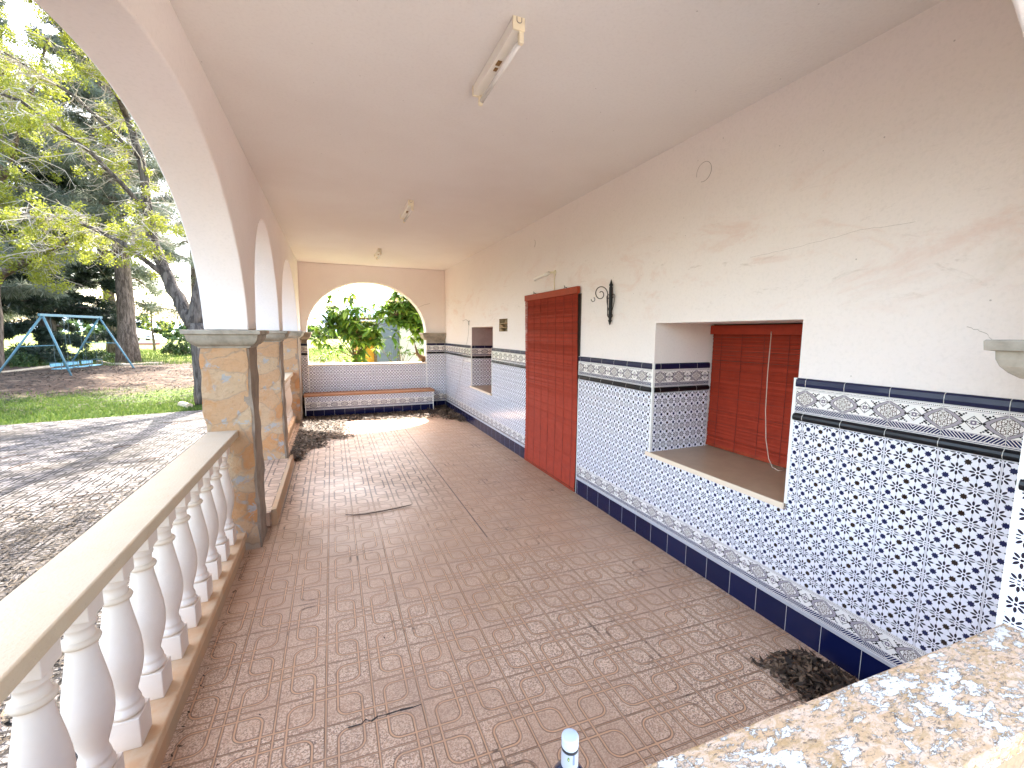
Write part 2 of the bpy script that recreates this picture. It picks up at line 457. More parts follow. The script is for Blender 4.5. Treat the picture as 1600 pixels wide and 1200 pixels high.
M['tan'] = simple('tan_brick', (.46, .34, .2), .9, .2, 0, .7, 20, .01, (.28, .19, .1))
M['darkhole'] = simple('dark_shade_and_dirt', (.06, .045, .035), .9)  # dark brown: painted shade behind blinds, dirt streak, farmhouse panes
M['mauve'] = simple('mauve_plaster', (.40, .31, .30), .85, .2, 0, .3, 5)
M['greycover'] = simple('painted_cover', (.76, .70, .64), .5)
M['coverring'] = simple('dirty_ring', (.34, .29, .24), .7)
M['wood'] = simple('weathered_wood', (.20, .12, .06), .85, .2, 0, .8, 14, .01, (.07, .04, .025))
M['twig'] = simple('dry_twig', (.12, .07, .045), .9)
M['bluemetal'] = simple('faded_blue_paint', (.075, .17, .22), .6, .4, 0, .6, 9, 0, (.13, .20, .22))
M['blueseat'] = simple('pale_blue_seat', (.10, .28, .36), .5)
M['chain'] = simple('dull_chain', (.06, .10, .12), .5)
M['cap'] = simple('white_bottle_cap', (.50, .55, .64), .35)
M['bottle'] = simple('dark_blue_bottle', (.010, .020, .055), .12, .6)
M['black'] = simple('black_seal', (.01, .01, .012), .4)
def label_mat():
    m = Mat('bottle_label', .5, .3); u, v, _ = m.uv()
    # pale label, a little green round emblem and a grey printed panel of fine rules
    c = m.mix(0, (.38, .40, .45), (.38, .40, .45))
    c = m.mix(length(u - .005, v - .214).lt(.0042), c, (.12, .2, .05))
    c = m.mix(length(u - .006, v - .213).lt(.002), c, (.5, .45, .2))
    pan = (u - .0235).abs().lt(.0040)*(v - .214).abs().lt(.011)
    c = m.mix(pan, c, m.mix((v/.0016).fract().lt(.5), (.10, .13, .22), (.25, .28, .36)))
    m.color(c); return m.m
M['label'] = label_mat()

def parapet_mat():
    m = Mat('peeling_painted_slab', .75, .3); x, y, z, p = m.pos()
    st = m.vec(x*1.0, y*1.5, z)
    n = m.noise(17, m.vec(x*.75, y*1.5, z), 9, .74, .3); n2 = m.noise(26, m.vec(x*.7, y*1.7, z), 5, .7, .7); f = m.noise(120, p, 3)
    n4 = m.noise(2.2, m.vec(x + 4, y, z), 3)
    c = m.mix(n2.ss(.40, .60), (.80, .56, .39), (.66, .41, .22))
    c = m.mix(f.ss(.5, .75)*.5, c, (.36, .22, .12))
    # lichen streaks
    c = m.mix(m.noise(48, m.vec(x*.6, y*1.5, z), 5, .75, .6).ss(.56, .62)*.8, c, (.20, .13, .08))
    c = m.mix(m.noise(16, m.vec(x*.7, y*1.5, z+3), 5, .75, .6).ss(.52, .62)*.6, c, (.46, .27, .10))
    pf = n + (n4 - .5)*.55 + (m.noise(70, p, 3, .7) - .5)*.10
    paint = pf.ss(.520, .545)
    rim = pf.ss(.495, .522)*paint.inv()
    c = m.mix(rim*.5, c, (.24, .15, .09))
    c = m.mix(paint, c, m.mix(m.noise(40, p, 4, .7).ss(.55, .75)*.5, (.84, .76, .66), (.70, .55, .42)))
    c = m.mix(m.voro(60, m.vec(x, y*1.7, z)).outputs[0] if False else m.noise(85, m.vec(x*.6, y*1.4, z), 3, .7).ss(.60, .66)*.75, c, (.13, .10, .08))
    m.color(c); m.bump(paint*1.2 + n2*.8 + f*.4, .003, .9); return m.m
M['parapet'] = parapet_mat()

def leafmat(name, cols, rough=.55, trans=.25):
    m = Mat(name, rough, .35); r = m.island()
    n = len(cols)
    c = m.ramp(r, [(i/n, k) for i, k in enumerate(cols)], False)
    m.color(c)
    if trans:
        t = m.n('ShaderNodeBsdfTranslucent'); m.link(c, t.inputs[0]); mx = m.n('ShaderNodeMixShader'); mx.inputs[0].default_value = trans
        out = m.nt.nodes['Material Output']; m.link(m.b.outputs[0], mx.inputs[1]); m.link(t.outputs[0], mx.inputs[2]); m.link(mx.outputs[0], out.inputs[0])
    return m.m
M['drylf'] = leafmat('dry_leaves', [(.026, .016, .010), (.07, .043, .027), (.04, .025, .016), (.11, .07, .042), (.02, .012, .008), (.20, .13, .08)], .7, 0)
M['straw'] = leafmat('dry_straw', [(.045, .032, .022), (.014, .010, .008), (.10, .072, .046), (.024, .017, .012)], .8, 0)
M['pine'] = leafmat('pine_needles', [(.12, .148, .10), (.17, .19, .14), (.085, .105, .078), (.21, .225, .17)], .7, .35)
M['spruce'] = leafmat('dark_needles', [(.026, .042, .026), (.042, .062, .036), (.018, .03, .02)], .5, .15)
M['spring'] = leafmat('young_leaves', [(.20, .22, .022), (.30, .31, .026), (.16, .18, .02), (.24, .26, .045)], .5, .55)
M['loquat'] = leafmat('glossy_long_leaves', [(.07, .14, .022), (.18, .28, .03), (.045, .095, .016), (.34, .40, .04), (.12, .21, .03)], .4, .5)
M['bushlf'] = leafmat('shrub_leaves', [(.06, .10, .03), (.10, .15, .05), (.04, .07, .025)], .5, .3)
M['grass'] = leafmat('grass_blades', [(.05, .09, .012), (.09, .14, .02), (.13, .16, .035), (.065, .11, .018)], .6, .35)
def bark(name, a, b):
    m = Mat(name, .9, .2); x, y, z, p = m.pos()
    v = m.vec(x*9, y*9, z*1.6); n = m.noise(1.6, v, 5, .65, .6)
    m.color(m.mix(n.ss(.38, .62), a, b)); m.bump(n, .06, 1); return m.m
M['bark'] = bark('furrowed_bark', (.07, .05, .038), (.19, .14, .11))
M['darkbark'] = bark('dark_bark', (.045, .035, .03), (.13, .105, .09))
M['twiglight'] = simple('pale_twig', (.38, .33, .28), .8)

def ground_mat():
    m = Mat('garden_ground', .95, .15); x, y, z, p = m.pos()
    d = (x + 6.18)*-.204 + (y - 11.72)*.979 
    n = m.noise(.8, p, 6, .65); f = m.noise(8, p, 6, .7); ff = m.noise(40, p, 4, .7)
    soil = m.mix(f.ss(.35, .65), (.05, .032, .024), (.11, .072, .05)); soil = m.mix(m.noise(3, m.vec(x*.6, y*1.4, z), 6, .7).ss(.52, .62)*.7, soil, (.20, .145, .10))
    green = m.mix(f.ss(.35, .65), (.05, .085, .015), (.10, .13, .025))
    field = m.mix(n.ss(.35, .65), (.15, .20, .03), (.24, .25, .06))
    gs = (d + (n - .5)*3)
    c = m.mix(gs.ss(4.2, 2.6)*f.ss(.25, .45), soil, green)
    c = m.mix(gs.ss(12.0, 14.5), c, field)
    c = m.mix((x + (n - .5)*2).ss(-1.5, 0.5)*d.ss(-1.5, -.5), c, field)
    m.color(c); m.bump(f + ff*.5, .05, .8); return m.m
M['ground'] = ground_mat()
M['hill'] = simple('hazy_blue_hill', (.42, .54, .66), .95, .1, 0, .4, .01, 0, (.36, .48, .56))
M['orange'] = simple('orange_render', (.70, .30, .03), .85, .2, 0, .4, 3)
M['creamwall'] = simple('cream_render', (.72, .60, .46), .85, .2, 0, .4, 2, 0, (.6, .5, .38))
M['greydoor'] = simple('grey_sheet_metal', (.22, .23, .25), .6, .4, .2, .4, 6)
M['whitehouse'] = simple('white_render', (.80, .76, .74), .8)
M['redroof'] = simple('red_roof_tile', (.45, .16, .12), .8)
M['curbstone'] = simple('pale_edging_stone', (.46, .36, .26), .9, .2, 0, .6, 5)

# ------------------------------------------------------------------ dimensions (metres, camera stands at x=y=0)
W = 2.473; H = 3.2; YN = .61; YF = 10.05; XL = -.59; XO = -.88
ZS = 1.785

def ell(y, yc, a, b=1.10, z0=ZS):
    t = min(1, abs((y - yc)/a)); return z0 + b*math.sqrt(max(0, 1 - t*t))
def arch_pts(yc, a, n=40, b=1.10):
    return [(yc - a*math.cos(PI*i/n), ZS + b*math.sin(PI*i/n)) for i in range(n+1)]
def wall_strip(mb, low, top, A, B, swap=False):
    """low: polyline (s,z); A,B the two face planes; swap False -> s is Y and faces are X planes"""
    P = (lambda s, t, z: (t, s, z)) if not swap else (lambda s, t, z: (s, t, z))
    for (s0, z0), (s1, z1) in zip(low, low[1:]):
        if s1 - s0 > 1e-6:
            mb.quad(P(s0, A, z0), P(s1, A, z1), P(s1, A, top), P(s0, A, top))
            mb.quad(P(s0, B, z0), P(s1, B, z1), P(s1, B, top), P(s0, B, top))
            mb.quad(P(s0, A, top), P(s1, A, top), P(s1, B, top), P(s0, B, top))
        mb.quad(P(s0, A, z0), P(s1, A, z1), P(s1, B, z1), P(s0, B, z0))
    for s, z in (low[0], low[-1]):
        mb.quad(P(s, A, z), P(s, B, z), P(s, B, top), P(s, A, top))

# ------------------------------------------------------------------ setting: floor and ceiling
mb = MB(); mb.box(XO-.02, W+.0, YN-.25, YF, -.3, 0)
tag(mb.build('floor', M['floor']), kind='structure')
mb = MB(); mb.box(XO, W+.5, YN-.25, YF+.28, H, H+.3)
tag(mb.build('ceiling', M['ceil']), kind='structure')

# ------------------------------------------------------------------ arcade wall on the garden side
arc = thing('arcade_wall', 'white plastered garden wall of three arches standing on rubble stone pillars', 'wall', (XL, 5, 0))
LOC = Vector((XL, 5, 0))
def local(o, loc):                     # geometry written in world space, parent at loc
    o.matrix_parent_inverse = Matrix.Translation(-Vector(loc)); return o
mb = MB()
piers = [(.36, .86), (3.88, 4.27), (6.10, 6.46), (9.26, YF)]
arches = [(2.37, 1.51), (5.185, .915), (7.86, 1.40)]
low = [(.36, ZS)]
for yc, a in arches: low += arch_pts(yc, a)
low += [(YF+.28, ZS)]
wall_strip(mb, low, H, XL, XO)
local(mb.build('plaster_wall', M['arcade'], arc, bevel=.012, angle=50, segs=3), LOC)

def rough_block(name, x0, x1, y0, y1, z0, z1, mat, parent, loc, amp=.009, step=.05, faces='xy', seed=0):
    """stone-faced block with a slightly uneven surface"""
    mb = MB(); r = random.Random(seed)
    nx, ny, nz = max(1, round((x1-x0)/step)), max(1, round((y1-y0)/step)), max(1, round((z1-z0)/step))
    ph = [r.uniform(0, 6) for _ in range(6)]
    def w(x, y, z):
        n = math.sin(z*7.3+ph[0])*math.sin(x*9+y*8+ph[1]) + .7*math.sin(z*17+ph[2]+x*5+y*7) + .5*math.sin(z*31+ph[3]+x*23+y*19)
        return n*amp*.6
    def P(i, j, k):
        x = x0+(x1-x0)*i/nx; y = y0+(y1-y0)*j/ny; z = z0+(z1-z0)*k/nz
        sx = -1 if i == 0 else 1 if i == nx else 0; sy = -1 if j == 0 else 1 if j == ny else 0
        n = w(x, y, z) - amp*.3
        return (x+sx*n, y+sy*n, z)
    for i in range(nx):
        for k in range(nz):
            for j in (0, ny):
                q = [P(i, j, k), P(i+1, j, k), P(i+1, j, k+1), P(i, j, k+1)]; mb.quad(*q, uv=[(p[0]+j, p[2]) for p in q])
    for j in range(ny):
        for k in range(nz):
            for i in (0, nx):
                q = [P(i, j, k), P(i, j+1, k), P(i, j+1, k+1), P(i, j, k+1)]; mb.quad(*q, uv=[(p[1]+i+3, p[2]) for p in q])
    mb.face([P(0, 0, nz), P(nx, 0, nz), P(nx, ny, nz), P(0, ny, nz)])
    o = mb.build(name, mat, parent, merge=True, smooth=False)
    return local(o, loc)
def cornice(mb, x0, x1, y0, y1, z0=1.645, z1=ZS):
    """moulded cap: a stack of stepped and sloped rings around a rectangle"""
    k = (z1-z0)/.14; prof = [(0.0, z0), (.012, z0+.001), (.014, z0+.016*k), (.026, z0+.020*k), (.046, z0+.036*k), (.062, z0+.056*k), (.070, z0+.078*k), (.072, z0+.104*k), (.092, z0+.107*k), (.094, z1-.004), (.090, z1)]
    def ring(o, z): return [(x0-o, y0-o, z), (x1+o, y0-o, z), (x1+o, y1+o, z), (x0-o, y1+o, z)]
    rs = [ring(*p) for p in prof]
    for a, b in zip(rs, rs[1:]):
        for k in range(4): mb.quad(a[k], a[(k+1) % 4], b[(k+1) % 4], b[k])
    mb.face(rs[-1]); mb.face(rs[0][::-1])
for n, (y0, y1) in enumerate([(.36, .78), (3.92, 4.285), (6.13, 6.47), (9.27, YF)]):
    p = rough_block('stone_pillar', -.93, -.616, y0, y1, -.15, 1.65, M['stone'], arc, LOC, .010, .045, seed=n+3)
    q = rough_block('plain_pillar_side', -.66, -.600, y0+.009, y1-.009, -.02, 1.648, M['mortar'], p, LOC, .007, .04, seed=n+30)
    q.matrix_parent_inverse = Matrix.Identity(4); q.parent = p
    mb = MB(); cornice(mb, -.925, -.602, y0+.01, y1 - (.01 if n < 3 else 0))
    c = mb.build('cornice', M['cornice'], p, bevel=.005); 

# ------------------------------------------------------------------ long house wall
Y1, Y2, WZ0, WZ1 = 1.652, 2.865, .778, 1.864      # near window
V1, V2, VZ0, VZ1 = 6.79, 7.97, .755, 1.88         # far window
hw = thing('house_wall', 'long white plastered house wall with a blue patterned tile dado and two deep window recesses', 'wall', (W, 5, 0))
HL = (W, 5, 0)
mb = MB(); TB = .75
def wall_rect(y0, y1, z0, z1): mb.quad((W, y0, z0), (W, y1, z0), (W, y1, z1), (W, y0, z1))
ys = [YN-.25, Y1, Y2, 6.14, 6.49, V1, V2, YF+.28]
hz0, hz1 = 1.80, 1.995
for a, b in zip(ys, ys[1:]):
    if (a, b) == (Y1, Y2): segs = [(0, WZ0), (WZ1, H)]
    elif (a, b) == (V1, V2): segs = [(0, VZ0), (VZ1, H)]
    elif (a, b) == (6.14, 6.49): segs = [(0, hz0), (hz1, H)]
    else: segs = [(0, H)]
    for s in segs: wall_rect(a, b, *s)
RD = .66
for (a, b, c, d, dep) in ((Y1, Y2, WZ0, WZ1, RD), (V1, V2, VZ0, VZ1, RD)):
    for (p, q) in (((a, c), (a, d)), ((a, d), (b, d)), ((b, d), (b, c)), ((b, c), (a, c))):
        mb.quad((W, p[0], p[1]), (W, q[0], q[1]), (W+dep, q[0], q[1]), (W+dep, p[0], p[1]))
    mb.quad((W+dep, a, c), (W+dep, b, c), (W+dep, b, d), (W+dep, a, d))
mb.quad((W+TB, YN-.25, 0), (W+TB, YF+.28, 0), (W+TB, YF+.28, H), (W+TB, YN-.25, H))
mb.quad((W, YN-.25, 0), (W+TB, YN-.25, 0), (W+TB, YN-.25, H), (W, YN-.25, H))
mb.quad((W, YF+.28, 0), (W+TB, YF+.28, 0), (W+TB, YF+.28, H), (W, YF+.28, H))
local(mb.build('plaster_wall', M['plaster'], hw, merge=True), HL)
# broken vent opening with hollow brick showing
mb = MB(); mb.quad((W+.09, 6.14, hz0), (W+.09, 6.49, hz0), (W+.09, 6.49, hz1), (W+.09, 6.14, hz1))
for (p, q) in (((6.14, hz0), (6.14, hz1)), ((6.14, hz1), (6.49, hz1)), ((6.49, hz1), (6.49, hz0)), ((6.49, hz0), (6.14, hz0))):
    mb.quad((W, p[0], p[1]), (W, q[0], q[1]), (W+.09, q[0], q[1]), (W+.09, p[0], p[1]))
for z in (1.86, 1.925): mb.box(W-.012, W+.088, 6.16, 6.47, z-.006, z+.006)
for z in (1.83, 1.895): mb.face([(W+.01, 6.33, z-.02), (W+.01, 6.475, z+.018), (W+.01, 6.475, z-.024)])
vent = local(mb.build('broken_vent_opening', M['tan'], hw), HL)

# tile dado : field + mouldings as parts of the wall
D0 = .012
zf0, zf1 = .335, 1.285
class Dado:
    """collects bands of one wall face; P maps (s, out, z) to world"""
    def __init__(s): s.t = MB(); s.b = MB(); s.n = MB(); s.l = MB(); s.r = MB(); s.c = MB(); s.w = MB(); s.k = MB()
    def rect(s, mb, P, s0, s1, z0, z1, out, u0=0, v0=0, ends=''):
        q = [P(s0, out, z0), P(s1, out, z0), P(s1, out, z1), P(s0, out, z1)]
        uv = [(s0-u0, z0-v0), (s1-u0, z0-v0), (s1-u0, z1-v0), (s0-u0, z1-v0)]
        mb.quad(*q, uv=uv)
    def prof(s, mb, P, s0, s1, pts, u0=0):
        for (o0, z0), (o1, z1) in zip(pts, pts[1:]):
            mb.quad(P(s0, o0, z0), P(s1, o0, z0), P(s1, o1, z1), P(s0, o1, z1), uv=[(s0-u0, z0), (s1-u0, z0), (s1-u0, z1), (s0-u0, z1)])
        for e in (s0, s1): mb.face([P(e, o, z) for o, z in pts] + [P(e, 0, pts[-1][1]), P(e, 0, pts[0][1])], uv=[(.1, 0)]*(len(pts)+2))
    def run(s, P, s0, s1, top=1.53, u0=0, zmin=0):
        """full-height dado between s0 and s1, cut off at 'top' and 'zmin'"""
        def cl(a, b): return max(a, zmin), min(b, top)
        for mb, a, b, v0 in ((s.t, zf0, zf1, 0), (s.b, 1.331, 1.481, 1.331), (s.b, .185, .335, .185)):
            a2, b2 = cl(a, b)
            if b2 > a2: s.rect(mb, P, s0, s1, a2, b2, D0, u0, v0)
        if zmin <= 0:
            s.rect(s.n, P, s0, s1, 0, .165, D0+.002, u0); s.prof(s.l, P, s0, s1, [(D0, .165), (D0+.006, .168), (D0+.006, .182), (D0, .185)], u0)
        if top >= 1.5:
            c = [(D0, 1.287), (D0+.008, 1.289), (D0+.014, 1.298), (D0+.015, 1.306), (D0+.012, 1.318), (D0+.004, 1.326), (D0+.002, 1.331)]
            s.prof(s.r, P, s0, s1, c, u0)
            c = [(D0, 1.481), (D0+.006, 1.484), (D0+.008, 1.500), (D0+.006, 1.522), (D0-.002, 1.530), (0, 1.531)]
            s.prof(s.k, P, s0, s1, c, u0)
        # closed top edge where the dado stops under a sill
        if top < 1.5: s.w.quad(P(s0, 0, top), P(s1, 0, top), P(s1, D0, top), P(s0, D0, top))
    def build(s, root, loc):
        a = local(s.t.build('tile_dado', M['tile'], root), loc)
        for mb, nm, mt in ((s.b, 'frieze_band', 'border'), (s.n, 'navy_edge_tiles', 'navy'), (s.k, 'navy_cap_tiles', 'navycap'), (s.l, 'listel', 'listel'), (s.r, 'rail_moulding', 'blackrail'), (s.w, 'white_trim', 'trim'), (s.c, 'coping', 'sill_edge')):
            if mb.v:
                o = mb.build(nm, M[mt], a)
        return a
dd = Dado()
PW = lambda s, o, z: (W-o, s, z)
dd.run(PW, YN, Y1); dd.run(PW, Y1, Y2, top=WZ0-.035); dd.run(PW, Y2, 4.03)
dd.run(PW, 5.40, V1); dd.run(PW, V1, V2, top=VZ0-.03); dd.run(PW, V2, YF)
# dado returning into the recesses
for (a, b, z0) in ((Y1, Y2, WZ0), (V1, V2, VZ0)):
    dd.run(lambda s, o, z, b=b: (s, b-o, z), W, W+RD-.055, u0=.731+.2-1.597+.2, zmin=z0)
    dd.run(lambda s, o, z, a=a: (s, a+o, z), W, W+RD-.055, u0=.731+.2-1.597+.2, zmin=z0)
    for yy, sg in ((a, -1), (b, 1)):
        dd.w.box(W-D0-.004, W+.004, min(yy-sg*(D0+.002), yy+sg*.004), max(yy-sg*(D0+.002), yy+sg*.004), z0, 1.531)
for yy in (4.03, 5.40): dd.w.box(W-D0-.003, W, yy-.004, yy+.004, 0, 1.531)
dd.build(hw, HL)
# sills
for (a, b, z0) in ((Y1, Y2, WZ0), (V1, V2, VZ0)):
    mb = MB(); mb.box(W-.024, W+RD-.002, a+.014, b-.014, z0-.03, z0+.002)
    mb2 = MB(); mb2.box(W-.036, W-.0245, a+.004, b+.025, z0-.032, z0+.004)
    s = local(mb.build('window_sill', M['sill'], hw, bevel=.003), HL)
    mb2.build('sill_edge', M['sill_edge'], s, bevel=.002)
# mauve plaster panel of the far recess and dark backs
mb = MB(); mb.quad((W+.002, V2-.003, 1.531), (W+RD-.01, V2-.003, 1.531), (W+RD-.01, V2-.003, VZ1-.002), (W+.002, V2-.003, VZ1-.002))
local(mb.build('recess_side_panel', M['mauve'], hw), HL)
mb = MB(); mb.box(W+RD-.03, W+RD-.004, V1+.02, V2-.02, VZ0+.01, VZ1-.02)
local(mb.build('window_shutter', M['blind'], hw), HL)
# a hairline crack
mb = MB()
def crack(pts, w, Pf):
    r = random.Random(3); P = [pts[0]]
    for a, b in zip(pts, pts[1:]):
        for i in range(1, 9):
            t = i/8; P.append((a[0]+(b[0]-a[0])*t + r.uniform(-.004, .004), a[1]+(b[1]-a[1])*t + r.uniform(-.0025, .0025)))
    for (a, b) in zip(P, P[1:]):
        mb.quad(Pf(a[0], a[1]-w), Pf(b[0], b[1]-w), Pf(b[0], b[1]+w), Pf(a[0], a[1]+w))
crack([(2.02, 2.262), (1.70, 2.275), (1.40, 2.30), (1.18, 2.29)], .0005, lambda s, z: (W-.0015, s, z))
crack([(.96, 1.815), (.90, 1.79), (.865, 1.745)], .0010, lambda s, z: (W-.0015, s, z))
local(mb.build('hairline_crack', M['coverring'], hw), HL)

# ------------------------------------------------------------------ far end wall
fw = thing('end_wall', 'white end wall at the far end of the porch with one wide arch over a tiled parapet', 'wall', (.77, YF, 0))
FL = (.77, YF, 0)
XC, XA = .77, 1.25; X0a, X1a = XC-XA, XC+XA
mb = MB()
wall_strip(mb, [(XL, ZS-.02)] + [(XC - XA*math.cos(PI*i/48), ZS-.02 + 1.085*math.sin(PI*i/48)) for i in range(49)] + [(W, ZS-.02)], H, YF, YF+.28, True)
local(mb.build('plaster_wall', M['arcade'], fw, bevel=.012, angle=50, segs=3), FL)
mb = MB(); mb.box(XL-.07, X0a, YF, YF+.28, 0, 1.64); mb.box(X1a, W, YF, YF+.28, 0, 1.64); mb.box(X0a+.001, X1a-.001, YF+.002, YF+.278, 0, 1.06)
local(mb.build('wall_pier', M['arcade'], fw), FL)
mb = MB(); cornice(mb, X1a+.0, W+.2, YF, YF+.28, 1.60, ZS-.02); cornice(mb, XL-.2, X0a, YF, YF+.28, 1.60, ZS-.02)
mb.box(X1a+.004, W, YF-.004, YF+.1, 1.535, 1.602); mb.box(XL, X0a-.004, YF-.004, YF+.1, 1.535, 1.602)
local(mb.build('cornice', M['cornice'], fw), FL)
df = Dado(); PF = lambda s, o, z: (s, YF-o, z)
df.run(PF, XL-.06, X0a); df.run(PF, X1a, W-D0, u0=.25)
df.run(PF, X0a, X1a, top=1.055, u0=.1)
df.w.box(X0a-.006, X0a+.006, YF-D0-.005, YF, .45, 1.531); df.w.box(X1a-.006, X1a+.006, YF-D0-.005, YF, .45, 1.531)
df.c.box(X0a+.006, X1a-.006, YF-.03, YF+.30, 1.061, 1.085)
df.build(fw, FL)
# crack beside the arch
mb = MB(); crack([(1.83, 2.33), (1.97, 2.40), (2.12, 2.44)], .003, lambda s, z: (s, YF-.0015, z)); local(mb.build('hairline_crack', M['coverring'], fw), FL)

# bench below it
bx0, bx1, by0 = -.55, 2.08, 9.66
bn = thing('bench', 'low built-in bench with terracotta seat and tiled front under the far arch', 'bench', (.77, by0, 0))
BL = (.77, by0, 0)
mb = MB(); mb.box(bx0-.03, bx1+.03, by0-.03, YF-.016, .452, .495); local(mb.build('seat', M['terracotta'], bn, bevel=.006), BL)
db = Dado(); PB = lambda s, o, z: (s, by0+.02-o, z)
db.rect(db.n, PB, bx0, bx1, 0, .165, D0+.002); db.prof(db.l, PB, bx0, bx1, [(D0, .165), (D0+.006, .168), (D0+.006, .182), (D0, .185)])
db.rect(db.b, PB, bx0, bx1, .185, .335, D0, 0, .185); db.rect(db.t, PB, bx0, bx1, .335, .451, D0)
for xx in (bx0, bx1):
    mb = MB(); mb.box(xx-.008, xx+.008, by0+.0, by0+.02, 0, .45); local(mb.build('white_trim', M['trim'], bn), BL)
PS = lambda s, o, z: (bx1-.005, s, z)
db.rect(db.t, PS, by0+.02, YF-.016, .0, .451, 0); PS = lambda s, o, z: (bx0+.005, s, z); db.rect(db.t, PS, by0+.02, YF-.016, .0, .451, 0)
db.build(bn, BL)

# ------------------------------------------------------------------ near end wall (arch the photograph is taken through)
nw = thing('near_end_wall', 'white arch wall framing the right edge above the peeling parapet', 'wall', (.77, .48, 0))
NL = (.77, .48, 0); NY0, NY1 = .36, .61
mb = MB()
wall_strip(mb, [(XL, ZS-.02)] + [(XC - XA*math.cos(PI*i/48), ZS-.02 + 1.085*math.sin(PI*i/48)) for i in range(49)] + [(W, ZS-.02)], H, NY0, NY1, True)
local(mb.build('plaster_wall', M['arcade'], nw, bevel=.012, angle=50, segs=3), NL)
mb = MB(); mb.box(XL, X0a, NY0, NY1, 0, 1.64); mb.box(X1a+.012, W, NY0, NY1-.012, 0, 1.64)
pier = local(mb.build('wall_pier', M['arcade'], nw), NL)
mb = MB(); cornice(mb, X1a+.0, W-.001, NY0, NY1, 1.625, ZS-.02)
c_ = local(mb.build('cornice', M['cornice'], nw), NL)
dn = Dado()
PJ = lambda s, o, z: (X1a+.012-o, s, z)       # jamb facing the opening
dn.run(PJ, NY0, NY1-.002, u0=.05)
PI_ = lambda s, o, z: (s, NY1-.012+o, z)
dn.run(PI_, X1a+.012, W-D0, u0=.0)
dn.w.box(X1a-.006, X1a+.008, NY1-.008, NY1+.006, 0, 1.531)
dn.build(nw, NL)
# parapet slab across the opening, slightly askew
par = thing('parapet', 'low parapet with peeling white paint and orange lichen on its top slab, nearest the camera', 'parapet', (1.3, .5, 0), -.047)
mb = MB(); mb.box(-1.85, .735, -.105, .135, .775, .832); slab = mb.build('top_slab', M['parapet'], par, bevel=.006)
mb = MB(); mb.box(-1.85, .735, -.085, .115, 0, .774); mb.build('parapet_wall', M['stone'], par)

# ------------------------------------------------------------------ balustrades
def baluster_mb():
    mb = MB(); h = .054
    mb.box(-h, h, -h, h, 0, .125)
    prof = [(.046, .125), (.056, .128), (.060, .138), (.059, .150), (.050, .158), (.047, .166), (.052, .172), (.050, .182), (.043, .200), (.043, .215),
            (.052, .245), (.064, .285), (.0725, .33), (.0745, .37), (.071, .42), (.063, .47), (.054, .52), (.047, .56), (.043, .588), (.043, .597),
            (.054, .600), (.0585, .609), (.054, .619), (.043, .622), (.041, .640), (.041, .655), (.048, .660), (.050, .668), (.047, .676), (.052, .684), (.053, .690)]
    prof = [(r*.89, z) for r, z in prof]
    mb.lathe(prof, seg=28)
    mb.box(-.049, .049, -.049, .049, .69, .79)
    return mb
def balustrade(label, y0, y1, ybal, first=None, xr=(-.915, -.712)):
    t = thing('balustrade', label, 'balustrade', ((xr[0]+xr[1])/2, y0, 0), group=None)
    xm = (xr[0]+xr[1])/2; L = (xm, y0, 0)
    mb = MB()
    n = 14                           # rail edge a little uneven
    r = random.Random(int(y0*10))
    for i in range(n):
        a = y0 + (y1-y0)*i/n; b = y0+(y1-y0)*(i+1)/n
        mb.box(xr[0], xr[1], a, b, .942, 1.0, skip=('-y' if i else '')+('+y' if i < n-1 else ''))
    local(mb.build('handrail', M['rail'], t, bevel=.008, segs=3), L)
    mb = MB(); mb.box(xm-.105, xm+.112, y0, y1, .098, .152); cb = local(mb.build('curb', M['curbtop'], t, bevel=.008), L)
    mb = MB(); mb.box(xm-.10, xm+.098, y0, y1, -.12, .097); mb.build('plinth', M['curb'], cb)
    for i, y in enumerate(ybal):
        if first is None and i == 0:
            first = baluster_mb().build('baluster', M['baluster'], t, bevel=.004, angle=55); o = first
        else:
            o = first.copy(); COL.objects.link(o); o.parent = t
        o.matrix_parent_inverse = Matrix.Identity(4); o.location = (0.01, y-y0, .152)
        o.rotation_euler.z = random.uniform(-.03, .03)
    return first
fb = balustrade('cream handrail on bulging white balusters in the near left arch, closest to the camera', .93, 3.925, [3.755-.2495*i for i in range(12)])
balustrade('cream baluster railing in the farthest garden-side arch, beyond the two stone pillars', 6.47, 9.275, [6.62+.25*i for i in range(11)], fb)
# raised threshold between the pillars
st = thing('threshold_step', 'raised pink terrazzo step with tan stone edge in the doorway-width middle arch', 'step', (-.75, 5.2, 0))
SL = (-.75, 5.2, 0)
mb = MB(); mb.box(-1.05, -.575, 4.30, 6.125, .02, .148); local(mb.build('tread', M['floor'], st), SL)
mb = MB(); mb.box(-.574, -.532, 4.36, 6.29, -.02, .151); mb.box(-.60, -.574, 4.352, 4.36+.004, .0, .150)
local(mb.build('nosing', M['curb'], st, bevel=.006), SL)
mb = MB(); mb.box(-1.40, -1.051, 4.30, 6.125, -.13, .02); local(mb.build('lower_step', M['curb'], st), SL)

